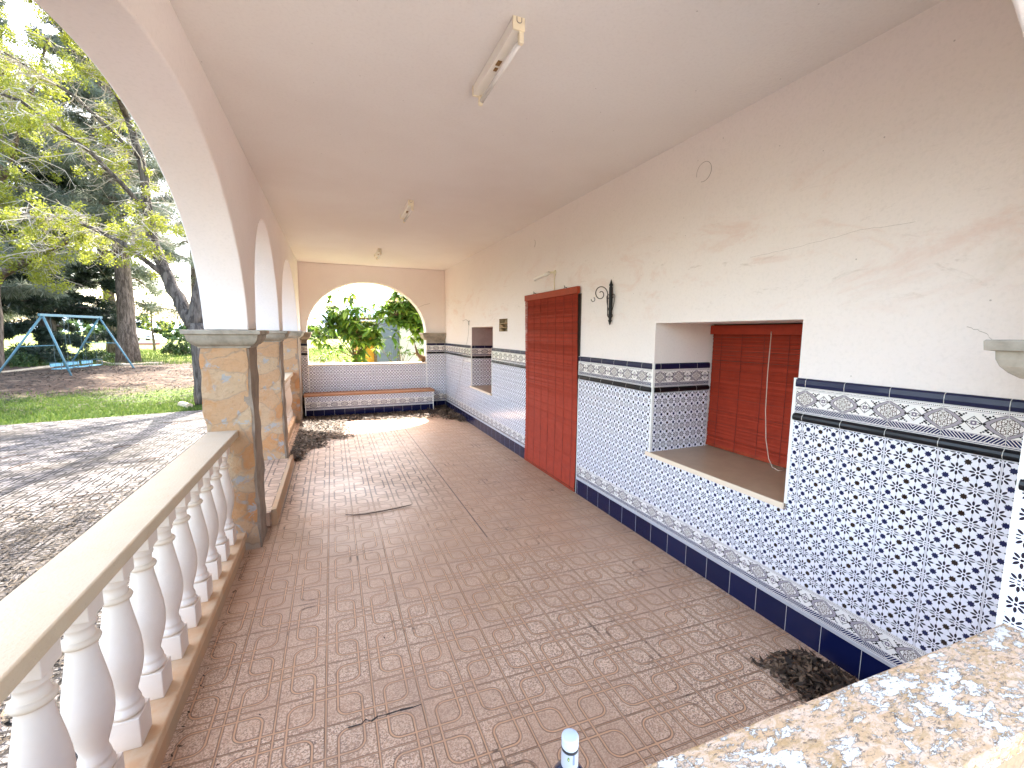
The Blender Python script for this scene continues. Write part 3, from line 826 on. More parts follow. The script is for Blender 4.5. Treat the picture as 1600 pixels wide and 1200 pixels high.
# ------------------------------------------------------------------ blinds
def blind(root, y0, y1, z0, z1, x, ncords, head=.075, pitch=.0112, curve=0.0, seed=1):
    r = random.Random(seed)
    mb = MB(); mb.box(x-.022, x+.010, y0-.004, y1+.004, z1-head, z1)
    mb.build('header_board', M['blind_head' if z0 < .1 else 'blind'], root, bevel=.003)
    mb = MB(); z = z1-head-.006; w = (y1-y0)
    while z > z0+.03:
        g = pitch*(1 if r.random() > .10 else 1.22)
        a = .55 + r.uniform(-.2, .2); hh = pitch*.50
        j0, j1 = r.uniform(-.003, .003), r.uniform(-.003, .003); dzs = r.uniform(-.0009, .0009)
        bow = .012*math.sin((z-z0)*2.1) + r.uniform(-.0012, .0012)
        mb.obox((x+bow, (y0+y1)/2+(j0+j1)/2, z), (hh*math.sin(a)*.5+.0012, 0, 0), (0, w/2+(j0-j1)/2-.004, dzs), (hh*math.sin(a), 0, hh*math.cos(a)))
        z -= g
    mb.build('slats', M['blind'], root)
    mb = MB(); mb.box(x-.006+.012*math.sin(.05), x+.010, y0, y1, z0, z0+.026); mb.build('bottom_bar', M['blind_head'], root, bevel=.002)
    mb = MB()
    for i in range(ncords):
        y = y0 + w*(i+.5)/ncords
        pts = [(x-.007+.012*math.sin((zz-z0)*2.1), y, zz) for zz in np.linspace(z1-head, z0+.01, 14)]
        mb.tube(pts, .0019, 5)
    mb.build('cords', M['blind_cord'], root)
bl = thing('door_blind', 'tall red slatted roller blind hanging to the floor over the doorway', 'blind', (0, 0, 0))
blind(bl, 4.035, 5.395, .012, 2.275, W-.032, 7, seed=2)
for y in (4.35, 5.15):
    mb = MB(); mb.tube([(W, y, 2.29), (W-.03, y, 2.29), (W-.035, y, 2.31)], .004, 6); mb.tube([(W-.03, y, 2.295), (W-.03, y+.02, 2.275)], .003, 5)
    mb.build('hook', M['rustiron'], bl)
mb = MB(); mb.box(W-.006, W+.001, 4.032, 5.40, 0, 2.20); mb.build('painted_door_shade', M['darkhole'], bl)  # dark sheet on the wall paints the shade behind the blind
wb = thing('window_blind', 'red slatted blind with a hanging pale cord inside the near window recess', 'blind', (0, 0, 0))
blind(wb, Y1+.006, Y2-.006, WZ0+.008, WZ1-.012, W+RD-.035, 6, seed=5)
mb = MB(); mb.box(W+RD-.016, W+RD-.008, Y1+.002, Y2-.002, WZ0+.004, WZ1-.002); mb.build('dark_backing', M['darkhole'], wb)  # added dark sheet, so the gaps between slats look shaded
mb = MB(); mb.tube([(W+RD-.075, 2.275, 1.80), (W+RD-.075, 2.28, 1.5), (W+RD-.08, 2.27, 1.2), (W+RD-.085, 2.245, .98), (W+RD-.10, 2.20, .84), (W+RD-.12, 2.15, .79), (W+RD-.14, 2.09, .785), (W+RD-.11, 2.07, .79), (W+RD-.09, 2.10, .80)], .0035, 6)
mb.build('pull_cord', M['string'], wb, smooth=True)
# plaster strip between reveal and blind is the recess back itself

# ------------------------------------------------------------------ ceiling lamps
def ceiling_lamp(label, y0, L=.62):
    t = thing('ceiling_lamp', label, 'ceiling lamp', (.845, y0, H), group='fluorescent batten lamps along the ceiling')
    mb = MB(); mb.box(-.030, .022, .012, L-.012, -.052, 0); hs = mb.build('housing', M['lampbody'], t, bevel=.003)
    mb = MB(); mb.box(-.012, .010, L*.40, L*.47, -.0545, -.0525); mb.box(-.006, .012, L*.50, L*.55, -.0545, -.0525); mb.build('rust_mark', M['rust'], hs)
    for a, b in ((0, .0115), (L-.0115, L)):
        mb = MB(); mb.box(-.034, .026, a, b, -.056, 0); ec = mb.build('end_cap', M['lampcap'], t, bevel=.002)
        if a == 0:
            mb = MB(); pts = [(-.012+.012*math.cos(th)*1.0+.008, -.0015, -.018-.010*math.sin(th)) for th in np.linspace(0, PI, 9)]; mb.tube([(.008, -.001, -.004)]+pts+[(-.016, -.001, -.004)], .0022, 5); mb.build('cable_slot', M['coverring'], ec)
        mb = MB(); mb.obox((.012, (a+b)/2+(.012 if a == 0 else -.012), -.078), (.013, 0, 0), (0, .012, 0), (0, 0, .026)); mb.build('tube_holder', M['lampcap'], t, bevel=.006)
    mb = MB(); mb.tube([(.016, .02, -.082), (.016, L-.02, -.082)], .0128, 14); mb.build('tube', M['tube'], t, smooth=True)
    return t
lamp = ceiling_lamp('bare fluorescent batten lamp on the ceiling, the largest and nearest one', 1.965)
for y, lb in ((4.93, 'bare fluorescent batten lamp on the ceiling, the middle one of three'), (7.90, 'smallest fluorescent batten lamp, farthest along the ceiling near the end arch')):
    c = copy_tree(lamp); c.location = (.855 if y < 6 else .82, y, H); c['label'] = lb

# ------------------------------------------------------------------ spotlight over the door
sp = thing('spotlight', 'small beige spotlight with a conduit above the red door blind', 'wall lamp', (W, 4.66, 2.47))
mb = MB(); mb.lathe([(.030, 0), (.030, .010), (.018, .016)], seg=20); o = mb.build('wall_plate', M['lampcap'], sp, smooth=True); o.rotation_euler = (0, -PI/2, 0); o.location = (0, -.02, .02)
mb = MB(); mb.tube([(-.012, -.02, .02), (-.05, -.015, .02), (-.085, .0, .0)], .012, 10); mb.build('arm', M['lampcap'], sp, smooth=True)
mb = MB(); mb.tube([(-.075, -.02, .012), (-.11, .03, -.01), (-.115, .04, -.012), (-.19, .15, -.055)], [.022, .026, .018, .019], 14); mb.build('lamp_head', M['lampbody'], sp, smooth=True)
mb = MB(); mb.tube([(-.008, -.02, -.005), (-.008, -.02, -.195)], .006, 8); mb.build('conduit', M['lampcap'], sp, smooth=True)

# ------------------------------------------------------------------ wrought iron lamp bracket
br = thing('lamp_bracket', 'black wrought iron scroll bracket with a spear-shaped back bar on the wall', 'wall bracket', (W-.02, 3.48, 1.857))
mb = MB(); mb.lathe([(.002, 0), (.008, .012), (.012, .03), (.019, .042), (.012, .052), (.014, .065), (.017, .08), (.017, .35), (.0125, .362), (.020, .375), (.013, .388), (.008, .405), (.001, .428)], seg=14)
mb.build('spear', M['iron'], br, smooth=True)
def spiral(c, r0, r1, a0, a1, plane, n=26):
    out = []
    for i in range(n+1):
        t = i/n; a = a0+(a1-a0)*t; r = r0+(r1-r0)*t
        u, v = r*math.cos(a), r*math.sin(a)
        out.append((c[0]-0 + (u if plane == 'x' else 0), c[1] + (u if plane == 'y' else 0), c[2]+v))
    return out
mb = MB()   # big scroll reaching into the porch
pts = [(-.03, 0, .10), (-.032, 0, .18), (-.034, 0, .26)] + spiral((-.112, 0, .288), .078, .016, -.1, 2.75*PI, 'x', 44)
mb.tube(pts, .0042, 6); mb.tube(spiral((-.195, 0, .235), .020, .020, PI*.35, -PI*1.02, 'x', 12), .0035, 6); mb.tube([(-.03, 0, .10), (-.028, 0, .085), (-.014, 0, .08)], .004, 6)
mb.build('front_scroll', M['rustiron'], br, smooth=True)
for s in (1, -1):
    mb = MB()
    pts = [(0, s*.016, .12)] + [(0, s*(.016+.045*math.sin(t*PI*.5)), .12+.13*t) for t in np.linspace(.1, 1, 8)] + spiral((0, s*.036, .265), .028*s, .006*s, 0, 1.9*PI*1.0 if s > 0 else -1.9*PI + 2*PI*0, 'y', 22)
    if s < 0: pts = [(0, -p[1], p[2]) for p in last]
    last = pts
    mb.tube(pts, .0036, 6)
    low_ = [(0, .015, .085), (0, .03, .075), (0, .038, .085), (0, .036, .098), (0, .026, .100)]
    mb.tube([(0, s*abs(p[1]), p[2]) for p in low_], .0036, 6)
    mb.build('side_scroll', M['rustiron'], br, smooth=True)

# ------------------------------------------------------------------ wall covers and loose wire
for i, (y, z, r, lb) in enumerate(((2.44, 2.915, .066, 'round painted junction cover high on the wall, the larger one near the window'), (5.24, 2.93, .05, 'faint round cover high on the wall above the door'))):
    t = thing('round_cover', lb, 'cover', (W, y, z))
    mb = MB(); mb.lathe([(r, 0), (r, .002), (r*.97, .003)], seg=40); o = mb.build('disc', M['plaster'], t); o.rotation_euler = (0, -PI/2, 0)
    mb = MB(); mb.tube([(-.0032, r*math.cos(a), r*math.sin(a)) for a in np.linspace(-1.1 if i else -1.9, 1.2 if i else 3.4, 40)][::1], .0016, 5); o = mb.build('cover_gap', M['coverring'], t); o.rotation_euler.z = PI; o.location = (-.006, 0, 0)
t = thing('loose_wire', 'thin loose wire hanging from a small peg beside the far window recess', 'wire', (W, 8.09, 1.98))
mb = MB(); mb.tube([(0, 0, .02), (-.02, 0, .02), (-.02, 0, -.05), (-.014, 0, -.06)], .009, 8); mb.build('peg', M['coverring'], t)
mb = MB(); mb.tube([(-.018, 0, 0), (-.015, .10, .03), (-.015, .2, .055), (-.015, .32, .045), (-.012, .46, .035)], .0035, 5); mb.tube([(-.018, 0, -.02), (-.012, .06, -.25), (-.016, .17, -.44), (-.02, .45, -.85), (-.022, .85, -1.45), (-.02, 1.2, -1.8)], .0026, 5); mb.build('wire', M['coverring'], t)

# ------------------------------------------------------------------ bottle standing on the parapet
bt = thing('bottle', 'dark blue bottle with a white cap and pale neck label standing on the parapet', 'bottle', (.358, .585, .832))
mb = MB(); mb.lathe([(.002, .0), (.036, .001), (.038, .006), (.038, .130), (.0365, .146), (.031, .165), (.023, .179), (.0165, .188), (.0145, .194), (.0143, .218), (.0140, .225)], seg=36); mb.build('glass_body', M['bottle'], bt, smooth=True)
mb = MB(); mb.lathe([(.0148, .188), (.0151, .191), (.0149, .222)], seg=36, cap=False); o = mb.build('neck_label', M['label'], bt, smooth=True); o.rotation_euler.z = math.radians(222)
mb = MB(); mb.lathe([(.0145, .2225), (.0152, .223), (.0152, .2265), (.0145, .227)], seg=36); mb.build('seal_ring', M['black'], bt, smooth=True)
mb = MB(); mb.lathe([(.0142, .227), (.0149, .228), (.0149, .2435), (.0142, .246), (.012, .247), (.001, .2473)], seg=40); mb.build('cap', M['cap'], bt, bevel=0, smooth=True)

# ------------------------------------------------------------------ leaf litter
def litter(name, n, sample, size=(.012, .035), mat='drylf', label=None, cat=None, kind='stuff', flat=.35, asp=.38):
    V = []; F = []
    for i in range(n):
        x, y, z, tilt = sample(i)
        L = random.uniform(*size); w = L*random.uniform(asp*.6, asp*1.2); a = random.uniform(0, 2*PI)
        d = Vector((math.cos(a), math.sin(a), random.uniform(-tilt, tilt))).normalized(); s = d.cross(Vector((random.uniform(-tilt, tilt), random.uniform(-tilt, tilt), 1))).normalized()
        up = s.cross(d); c = Vector((x, y, z)); k = len(V); curl = random.uniform(-.1, .35)*L
        V += [c-d*L+up*curl*.4, c+s*w*.9, c+d*L+up*curl, c-s*w*.9+up*curl*.3]; F.append((k, k+1, k+2, k+3))
    o = fast_mesh(name, [tuple(v) for v in V], F, M[mat])
    return tag(o, label, cat, kind=kind)
def pile_near(i):
    while True:
        u, v = random.gauss(0, .5), random.gauss(0, .5)
        if abs(u) < 1.1 and abs(v) < 1.1: break
    x = 2.22 + u*.17 + .02; y = 1.26 + v*.20 - u*.03
    x = min(x, W-.02); hgt = .085*max(0, 1-(u*u+v*v)*.8)
    return x, y, random.uniform(.004, .01+hgt), .7
litter('dry_leaf_pile', 1500, pile_near, (.012, .036), label='small heap of dry brown leaves against the tiled wall near the parapet', cat='leaves')
def far_pile(i):
    while True:
        r = random.random()
        if r < .24: x = random.uniform(-.6, .0+.3*random.random()); y = random.uniform(7.6, 9.7); h = .03
        elif r < .55:   # left heap by the balustrade
            y = random.uniform(6.5, 10.0); x = -.6 + abs(random.gauss(0, .28)) * (1 if y > 7.1 else .3)
            lim = -.58 + (.55 + .25*math.sin(y*3)) * min(1, max(.1, (y-6.6)/1.0)); 
            if x > lim + .25*random.random()**2: continue
            h = .05*max(.1, 1-(x+.6)*1.6)
        elif r < .9:
            x = random.uniform(-.5, 2.45); y = 9.63 - abs(random.gauss(0, .34)) ; h = .035
            if y < 8.9 + .25*math.sin(x*2.4+1): continue
        else:
            y = random.uniform(8.2, 10.0); x = 2.44 - abs(random.gauss(0, .2)); h = .06
            if y < 8.5 and x < 2.3: continue
        return x, y, random.uniform(.004, .012+h), .5
litter('dry_leaf_drift', 15000, far_pile, (.020, .050), label='drift of dry dark leaves along the bench and left wall at the far end', cat='leaves')
def crumbs(i):
    if i < 260: return -.565 + abs(random.gauss(0, .035)) + .05, random.uniform(4.6, 6.6), random.uniform(.003, .012), .3
    if i < 420: return -.69 + abs(random.gauss(0, .012)), random.uniform(.7, 3.9), .003, .2
    if i < 500: return random.gauss(1.25, .03), random.uniform(3.6, 9), .003, .2
    return random.uniform(-.6, 2.4), random.uniform(.8, 8.5), .003, .15
litter('fallen_crumbs', 560, crumbs, (.004, .013), label='scattered leaf crumbs lying in the floor grooves', cat='debris')
tw = MB(); tw.tube([(.058, 4.335, .010), (.13, 4.30, .008), (.24, 4.285, .009), (.40, 4.29, .011), (.55, 4.315, .010), (.69, 4.33, .016)], [.003, .005, .006, .0065, .006, .004], 6)
tag(tw.build('twig', M['twig'], smooth=True), 'long thin brown twig lying across the pink floor', 'twig')
# dirt-filled crack in a broken tile
mb = MB(); r = random.Random(9)
pts = [(.0, 1.90), (.06, 1.897), (.075, 1.915), (.10, 1.895), (.13, 1.91), (.17, 1.905), (.23, 1.905), (.29, 1.898), (.33, 1.90)]
for a, b in zip(pts, pts[1:]):
    w0 = r.uniform(.003, .007); mb.quad((a[0], a[1]-w0, .0012), (b[0], b[1]-w0*.7, .0012), (b[0], b[1]+w0*.8, .0012), (a[0], a[1]+w0, .0012))
tag(mb.build('dirt_streak', M['darkhole']), 'dark dirt line in a cracked joint of the pink floor', 'dirt')

# ------------------------------------------------------------------ ground, paving, hills
def gz(x, y):
    d = (x + 6.18)*-.204 + (y - 11.72)*.979
    t = min(1, max(0, d/8)); t = t*t*(3-2*t)
    bumps = .03*math.sin(x*.9+1)*math.sin(y*.7)*min(1, max(0, d/2))
    far = math.hypot(x, y)
    return -.135 + .50*t + bumps - (.004*max(0, far-35) if far < 90 else .22)
def axis(a, b, near0, near1, fine, coarse):
    out = []; v = near0
    while v <= near1: out.append(v); v += fine
    lo = near0; s = fine
    while lo > a: s *= 1.35; lo -= s; out.insert(0, lo)
    hi = out[-1]; s = fine
    while hi < b: s *= 1.35; hi += s; out.append(hi)
    return out
xs = axis(-900, 900, -22, 12, .5, 1); ys_ = axis(-300, 1600, -6, 42, .5, 1)
V = [(x, y, gz(x, y) - (.3 if (XO-.3 < x < W+.9 and .0 < y < YF+.0) else 0)) for y in ys_ for x in xs]
nx = len(xs); F = [(j*nx+i, j*nx+i+1, (j+1)*nx+i+1, (j+1)*nx+i) for j in range(len(ys_)-1) for i in range(nx-1)]
tag(fast_mesh('ground', V, F, M['ground'], smooth=True), kind='structure')
mb = MB()
edge = lambda x: 11.72 + (x+6.18)*.204 
N = 40
for i in range(N):
    x0 = -22 + i*(22-.93)/N; x1 = x0 + (22-.93)/N
    mb.quad((x0, -16, -.12), (x1, -16, -.12), (x1, edge(x1), -.12), (x0, edge(x0), -.12))
tag(mb.build('paving', M['paving']), kind='structure')
mb = MB(); mb.box(-.93, 14, -16, .34, -.3, -.05)
tag(mb.build('terrace', M['terrace']), kind='structure')  # pale slab behind the camera, added to bounce sunlight onto the near ceiling
# hills
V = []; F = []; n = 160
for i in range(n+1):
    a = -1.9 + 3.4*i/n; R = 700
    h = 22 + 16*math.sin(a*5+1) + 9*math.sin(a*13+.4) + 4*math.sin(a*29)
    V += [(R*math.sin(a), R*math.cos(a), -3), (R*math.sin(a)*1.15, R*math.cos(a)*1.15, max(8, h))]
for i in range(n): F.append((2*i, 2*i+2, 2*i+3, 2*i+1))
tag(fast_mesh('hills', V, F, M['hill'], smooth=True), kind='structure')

# grass blades in the strip and around the trees
def grass(name, n, sample, hgt=(.04, .12), label=None):
    P = np.array([sample() for _ in range(n)]); a = rng.uniform(0, 2*PI, n); h = rng.uniform(hgt[0], hgt[1], n); w = rng.uniform(.004, .010, n)*1.6
    dx, dy = np.cos(a)*w, np.sin(a)*w; lx, ly = rng.normal(0, .35, n)*h, rng.normal(0, .35, n)*h
    V = np.empty((n, 3, 3)); V[:, 0] = np.stack([P[:, 0]-dx, P[:, 1]-dy, P[:, 2]], 1); V[:, 1] = np.stack([P[:, 0]+dx, P[:, 1]+dy, P[:, 2]], 1); V[:, 2] = np.stack([P[:, 0]+lx, P[:, 1]+ly, P[:, 2]+h], 1)
    o = fast_mesh(name, V.reshape(-1, 3), np.arange(3*n).reshape(-1, 3), M['grass'])
    return tag(o, label, 'grass', kind='stuff')
def sg():
    while True:
        x = random.uniform(-13, -1.0); d = random.uniform(.05, 4.2)
        wid = 1.6 + .28*max(0, -x-2.5) + .5*math.sin(x*1.7)
        if d > wid and random.random() > .30*math.exp(-(d-wid)*1.1): continue
        y = edge(x) + d; return x, y, gz(x, y)-.01
grass('grass_strip', 42000, sg, (.03, .10), 'strip of short green grass along the edge of the terrace')
def sg2():
    x = random.uniform(-14, 3); y = random.uniform(22, 40)
    return x, y, gz(x, y)-.01
grass('meadow_grass', 22000, sg2, (.08, .22), 'bright green meadow grass beyond the trees')
# straw and twigs strewn on the terrace near the balustrade
def straw(i):
    while True:
        x = random.uniform(-7.5, -1.0); y = random.uniform(.8, 7.6)
        k = 1 - (y - 1)/6.4; lim = -1.0 - .6 - 3.6*max(0, k)**.8 + .5*math.sin(x*2+y)
        if x > lim - random.random()*.8: return x, y, -.115+random.uniform(0, .02), .25
litter('dry_litter', 30000, straw, (.014, .055), 'straw', 'dry needles and leaf litter swept over the terrace tiles beside the balustrade', 'litter', asp=.14)
def straw2(i):
    x = random.uniform(-12, -2); y = edge(x) + random.uniform(1.2, 10)
    return x, y, gz(x, y)+.01, .3
litter('needle_litter', 9000, straw2, (.03, .09), 'straw', 'brown pine needle litter on the bare ground around the swing', 'litter', asp=.25)
mb = MB()
for k in range(26):
    x = random.uniform(-7, -2.2); y = random.uniform(6, 11); a = random.gauss(.35, .5); L = random.uniform(.12, .5)
    mb.tube([(x, y, -.112), (x+L*.5*math.cos(a), y+L*.5*math.sin(a)+.02, -.108), (x+L*math.cos(a), y+L*math.sin(a), -.112)], .005, 4)
tag(mb.build('fallen_twigs', M['twig']), 'small fallen twigs strewn over the terrace tiles', 'twigs', kind='stuff')

# ------------------------------------------------------------------ trees
def blob_leaves(centres, per, rad, size, mat, name, parent, asp=.12, droop=0, kind='needle'):
    """leaf-sized faces scattered about many small clump centres"""
    C = np.repeat(np.array(centres), per, axis=0); n = len(C)
    d = rng.normal(0, 1, (n, 3)); d /= np.linalg.norm(d, axis=1)[:, None]
    r = rad*rng.uniform(.0 if kind == 'needle' else .2, 1, n)[:, None]
    if kind == 'needle': base = C + d*r*.25; L = rng.uniform(.6, 1, n)[:, None]*size
    else: base = C + d*r; d = rng.normal(0, 1, (n, 3)); d[:, 2] -= droop; d /= np.linalg.norm(d, axis=1)[:, None]; L = rng.uniform(.5, 1, n)[:, None]*size
    if kind == 'needle': d[:, 2] -= droop; d /= np.linalg.norm(d, axis=1)[:, None]
    s = np.cross(d, rng.normal(0, 1, (n, 3))); s /= np.linalg.norm(s, axis=1)[:, None]; s *= L*asp
    V = np.stack([base, base+d*L*.5+s, base+d*L, base+d*L*.5-s], 1).reshape(-1, 3)
    return fast_mesh(name, V, np.arange(4*n).reshape(-1, 4), mat, parent)

def bend(p0, p1, n=6, amp=.1, seed=0, sag=0):
    r = random.Random(seed); p0 = Vector(p0); p1 = Vector(p1); out = []
    ph = [r.uniform(0, 6) for _ in range(3)]
    for i in range(n+1):
        t = i/n; q = p0.lerp(p1, t); L = (p1-p0).length
        q += Vector((math.sin(t*5+ph[0])-math.sin(ph[0]), math.sin(t*4+ph[1])-math.sin(ph[1]), .5*(math.sin(t*6+ph[2])-math.sin(ph[2]))))*amp*L*.3*math.sin(PI*min(1, t+.0)) + Vector((0, 0, -sag*L*t*t))
        out.append(q)
    return out

def pine(label, base, h, r0, top, nl=34, spread=2.6, zmin=.25, seed=1, mat='pine', barkm='bark', size=.22, per=46, name='pine_tree', clump=.30, lean=.03, dens=1.0, bare=()):
    rr = random.Random(seed); base = Vector(base); top = Vector(top)
    t = thing(name, label, 'tree', base)
    tb = MB(); pts = bend(base, top, 12, lean, seed); rad = [r0*(1-.80*(i/12)) * (1.35 if i == 0 else 1) for i in range(13)]
    tb.tube(pts, rad, 14, noise=.05); C = []
    lb = MB()
    for k in range(nl):
        f = zmin + (1-zmin)*(k/nl)**.9; i = min(11, int(f*12)); p = pts[i].lerp(pts[i+1], f*12-i)
        a = k*2.4 + rr.uniform(-.4, .4); L = spread*(1.05-f*.75)*rr.uniform(.65, 1.15)
        e = p + Vector((math.cos(a)*L, math.sin(a)*L, rr.uniform(-.25, .25)*L))
        bp = bend(p, e, 6, .25, seed*100+k, .12); br_ = [max(.008, r0*.26*(1-f*.5)*(1-.85*j/6)) for j in range(7)]
        lb.tube(bp, br_, 6)
        for j in range(2, 7):
            for m_ in range(max(1, int(rr.uniform(2, 4)*dens))):
                b2 = rr.uniform(0, 2*PI); l2 = L*.26*rr.uniform(.4, 1)
                q = bp[j] + Vector((math.cos(b2)*l2, math.sin(b2)*l2, rr.uniform(-.45, .25)*l2))
                lb.tube([bp[j], bp[j].lerp(q, .5)+Vector((0, 0, -.04*l2)), q], [.012, .008, .004], 4, cap=False)
                C.append(tuple(q)); C.append(tuple(bp[j].lerp(q, .6)))
    local(tb.build('trunk', M[barkm], t, smooth=True), base)
    local(lb.build('limbs', M[barkm], t, smooth=True), base)
    o = blob_leaves(C, per, clump, size, M[mat], 'crown', t, asp=.045 if mat != 'spruce' else .07, droop=.25); local(o, base)
    return t

pine('large pine with a thick furrowed trunk standing behind the right end of the swing', (-8.1, 23.4, .30), 17, .33, (-8.1, 25.3, 17.5), nl=58, spread=4.8, zmin=.30, seed=4, per=60, size=.30, clump=.36, dens=1.7)
pine('dark low-branched conifer behind the blue swing frame', (-11.9, 26.1, .28), 10, .33, (-11.6, 26.8, 10.5), nl=64, spread=3.2, zmin=.05, seed=8, mat='spruce', barkm='darkbark', per=80, size=.28, clump=.26, dens=1.5, name='conifer_tree')
pine('tall grey-green pine filling the upper left corner behind the spring foliage', (-13.2, 21.4, .25), 17, .34, (-12.6, 21.6, 17.5), nl=64, spread=5.0, zmin=.18, seed=15, per=60, size=.32, clump=.40, dens=1.8)
pine('tall pine set back between the conifer and the thick pine trunk', (-16.5, 30.5, .25), 18, .36, (-16, 31, 19), nl=44, spread=4.6, zmin=.16, seed=22, per=56, size=.36, clump=.42, dens=1.4)
pine('broad grey-green pine filling the gap between thick pine and forked tree', (-12.2, 33.5, .2), 17, .32, (-12, 34, 18), nl=60, spread=5.6, zmin=.22, seed=45, per=50, size=.42, clump=.5, dens=1.6)
pine('tall pine farthest back on the left behind the other pines', (-21.5, 33, .2), 18, .32, (-21.5, 34, 20), nl=56, spread=5.6, zmin=.14, seed=46, per=46, size=.45, clump=.52, dens=1.6)
pine('pine with a thin visible top, standing farther back to the right of the thick trunk', (-7.6, 31.5, .2), 16, .26, (-7.4, 32, 16), nl=30, spread=3.6, zmin=.40, seed=31, per=44, size=.34, clump=.38)

def spring_tree(label, base, limbs, seed, twigs=9, reach=1.5, per=120, name='spring_tree', barkm='darkbark', leaf=.058, zlim=2.3, clus=.16, foliage=1.0):
    rr = random.Random(seed); t = thing(name, label, 'tree', base)
    tb = MB(); sb = MB(); C = []
    for limb in limbs:
        pts, r0, r1, leafy = limb[:4]; fol = limb[4] if len(limb) > 4 else foliage
        P = [Vector(p) for p in pts]; fine = []
        for a, b in zip(P, P[1:]):
            for j in range(4): fine.append(a.lerp(b, j/4) + Vector((rr.uniform(-1, 1), rr.uniform(-1, 1), 0))*.02)
        fine.append(P[-1]); n = len(fine)
        tb.tube(fine, [r0+(r1-r0)*i/(n-1) for i in range(n)], 10, noise=.05)
        if not leafy: continue
        for i in range(n):
            f = i/(n-1)
            if f < leafy: continue
            for k in range(twigs*(2 if fol > 2 else 1)):
                a = rr.uniform(0, 2*PI); L = reach*rr.uniform(.35, 1.15)*(1.3 if fol > 2 else 1)
                e = fine[i] + Vector((math.cos(a)*L, math.sin(a)*L, rr.uniform(-.55, .65)*L))
                if e.z < zlim: e.z = zlim + rr.uniform(0, .5)
                bp = bend(fine[i], e, 6, .3, seed*999+i*37+k, .18)
                sb.tube(bp, [.016*(1-.8*j/6) for j in range(7)], 5, cap=False)
                for j in range(2, 7):
                    for m_ in range(2):
                        b = rr.uniform(0, 2*PI); l2 = rr.uniform(.1, .42); q = bp[j] + Vector((math.cos(b)*l2, math.sin(b)*l2, rr.uniform(-.30, .12)))
                        sb.tube([bp[j], q], [.005, .0025], 3, cap=False)
                        if rr.random() < .125*fol: C.append(tuple(q))
    local(tb.build('trunk', M[barkm], t, smooth=True), base); local(sb.build('twigs', M['twiglight'], t, smooth=True), base)
    o = blob_leaves(C, per, clus, leaf, M['spring'], 'crown', t, asp=.34, droop=.5, kind='leaf'); local(o, base)
    return t
B = (-3.02, 13.3, -.1)
spring_tree('forked dark tree with young yellow-green leaves beside the first stone pillar', B, [
    ([B, (-3.05, 13.3, 1.0), (-3.1, 13.32, 1.95)], .30, .25, 0),
    ([(-3.18, 13.32, 1.85), (-2.98, 13.4, 3.0), (-2.75, 13.5, 4.5), (-2.5, 13.8, 7)], .22, .06, .45),
    ([(-3.22, 13.33, 1.9), (-3.58, 13.6, 2.62), (-3.78, 13.7, 3.1), (-4.10, 14.0, 4.0), (-4.22, 14.16, 5.0), (-4.3, 14.33, 6.1), (-4.55, 14.5, 7.1), (-5.05, 15, 8.5), (-5.8, 15.4, 9.8)], .17, .04, .30),
    ([(-3.78, 13.7, 3.1), (-4.6, 13.6, 3.9), (-5.6, 13.9, 4.4), (-6.6, 14.2, 4.5)], .07, .02, .35),
    ([(-4.2, 14.1, 4.8), (-4.9, 13.2, 5.8), (-5.8, 12.8, 6.5), (-6.9, 13, 6.9)], .06, .015, .3),
    ([(-4.3, 14.3, 6.1), (-5.5, 14.4, 7.4), (-6.8, 14.6, 8.2)], .05, .015, .3),
    ([(-2.75, 13.5, 4.5), (-2.9, 12.6, 8.2), (-2.6, 11.2, 9.6), (-2.8, 9.4, 10.4)], .08, .02, .45, 4),  # high limbs from here down are unseen, added dense to shade the paving
    ([(-4.55, 14.5, 7.1), (-4.9, 12.8, 9.3), (-5.0, 11, 10.3), (-4.8, 9.0, 10.9)], .07, .02, .35, 4),
    ([(-5.05, 15, 8.5), (-6.6, 13.8, 9.8), (-7.8, 12.2, 10.6), (-8, 10.4, 10.8)], .05, .015, .3, 4),
    ([(-2.5, 13.8, 7), (-3.6, 14.6, 9), (-4.5, 14, 10.5), (-6, 13, 11.5)], .06, .015, .2, 4),
    ([(-4.9, 12.8, 9.3), (-3.9, 11.6, 10.6), (-3.6, 9.6, 11.4), (-3.8, 7.6, 11.6)], .05, .015, .2, 4),
    ([(-5.0, 11, 10.3), (-6.2, 9.6, 10.9), (-6.6, 8, 11)], .05, .015, .2, 4)], 41, twigs=4, reach=1.15)
B = (-10.62, 20.05, .2)
spring_tree('trunk at the left edge of the photo, its long leafy limb over the swing', B, [
    ([B, (-10.55, 20.3, 2.2), (-10.5, 20.5, 4.3), (-10.2, 21, 8), (-10, 21.4, 12)], .30, .10, .5),
    ([(-10.62, 20.5, 3.0), (-9.85, 19.6, 3.55), (-8.46, 18.5, 4.05), (-7.4, 17.6, 4.35), (-6.4, 16.8, 5.0)], .17, .05, .3),
    ([(-10.4, 20.5, 4.6), (-9.6, 18.6, 6.0), (-8.6, 17.2, 7.2), (-7.4, 16, 8.6)], .12, .03, .25),
    ([(-10.2, 20.8, 6.5), (-8.8, 19.6, 8.6), (-7.6, 18.6, 10.6)], .09, .03, .25)], 52, twigs=4, reach=1.5, leaf=.085, clus=.26, zlim=2.6, barkm='bark')

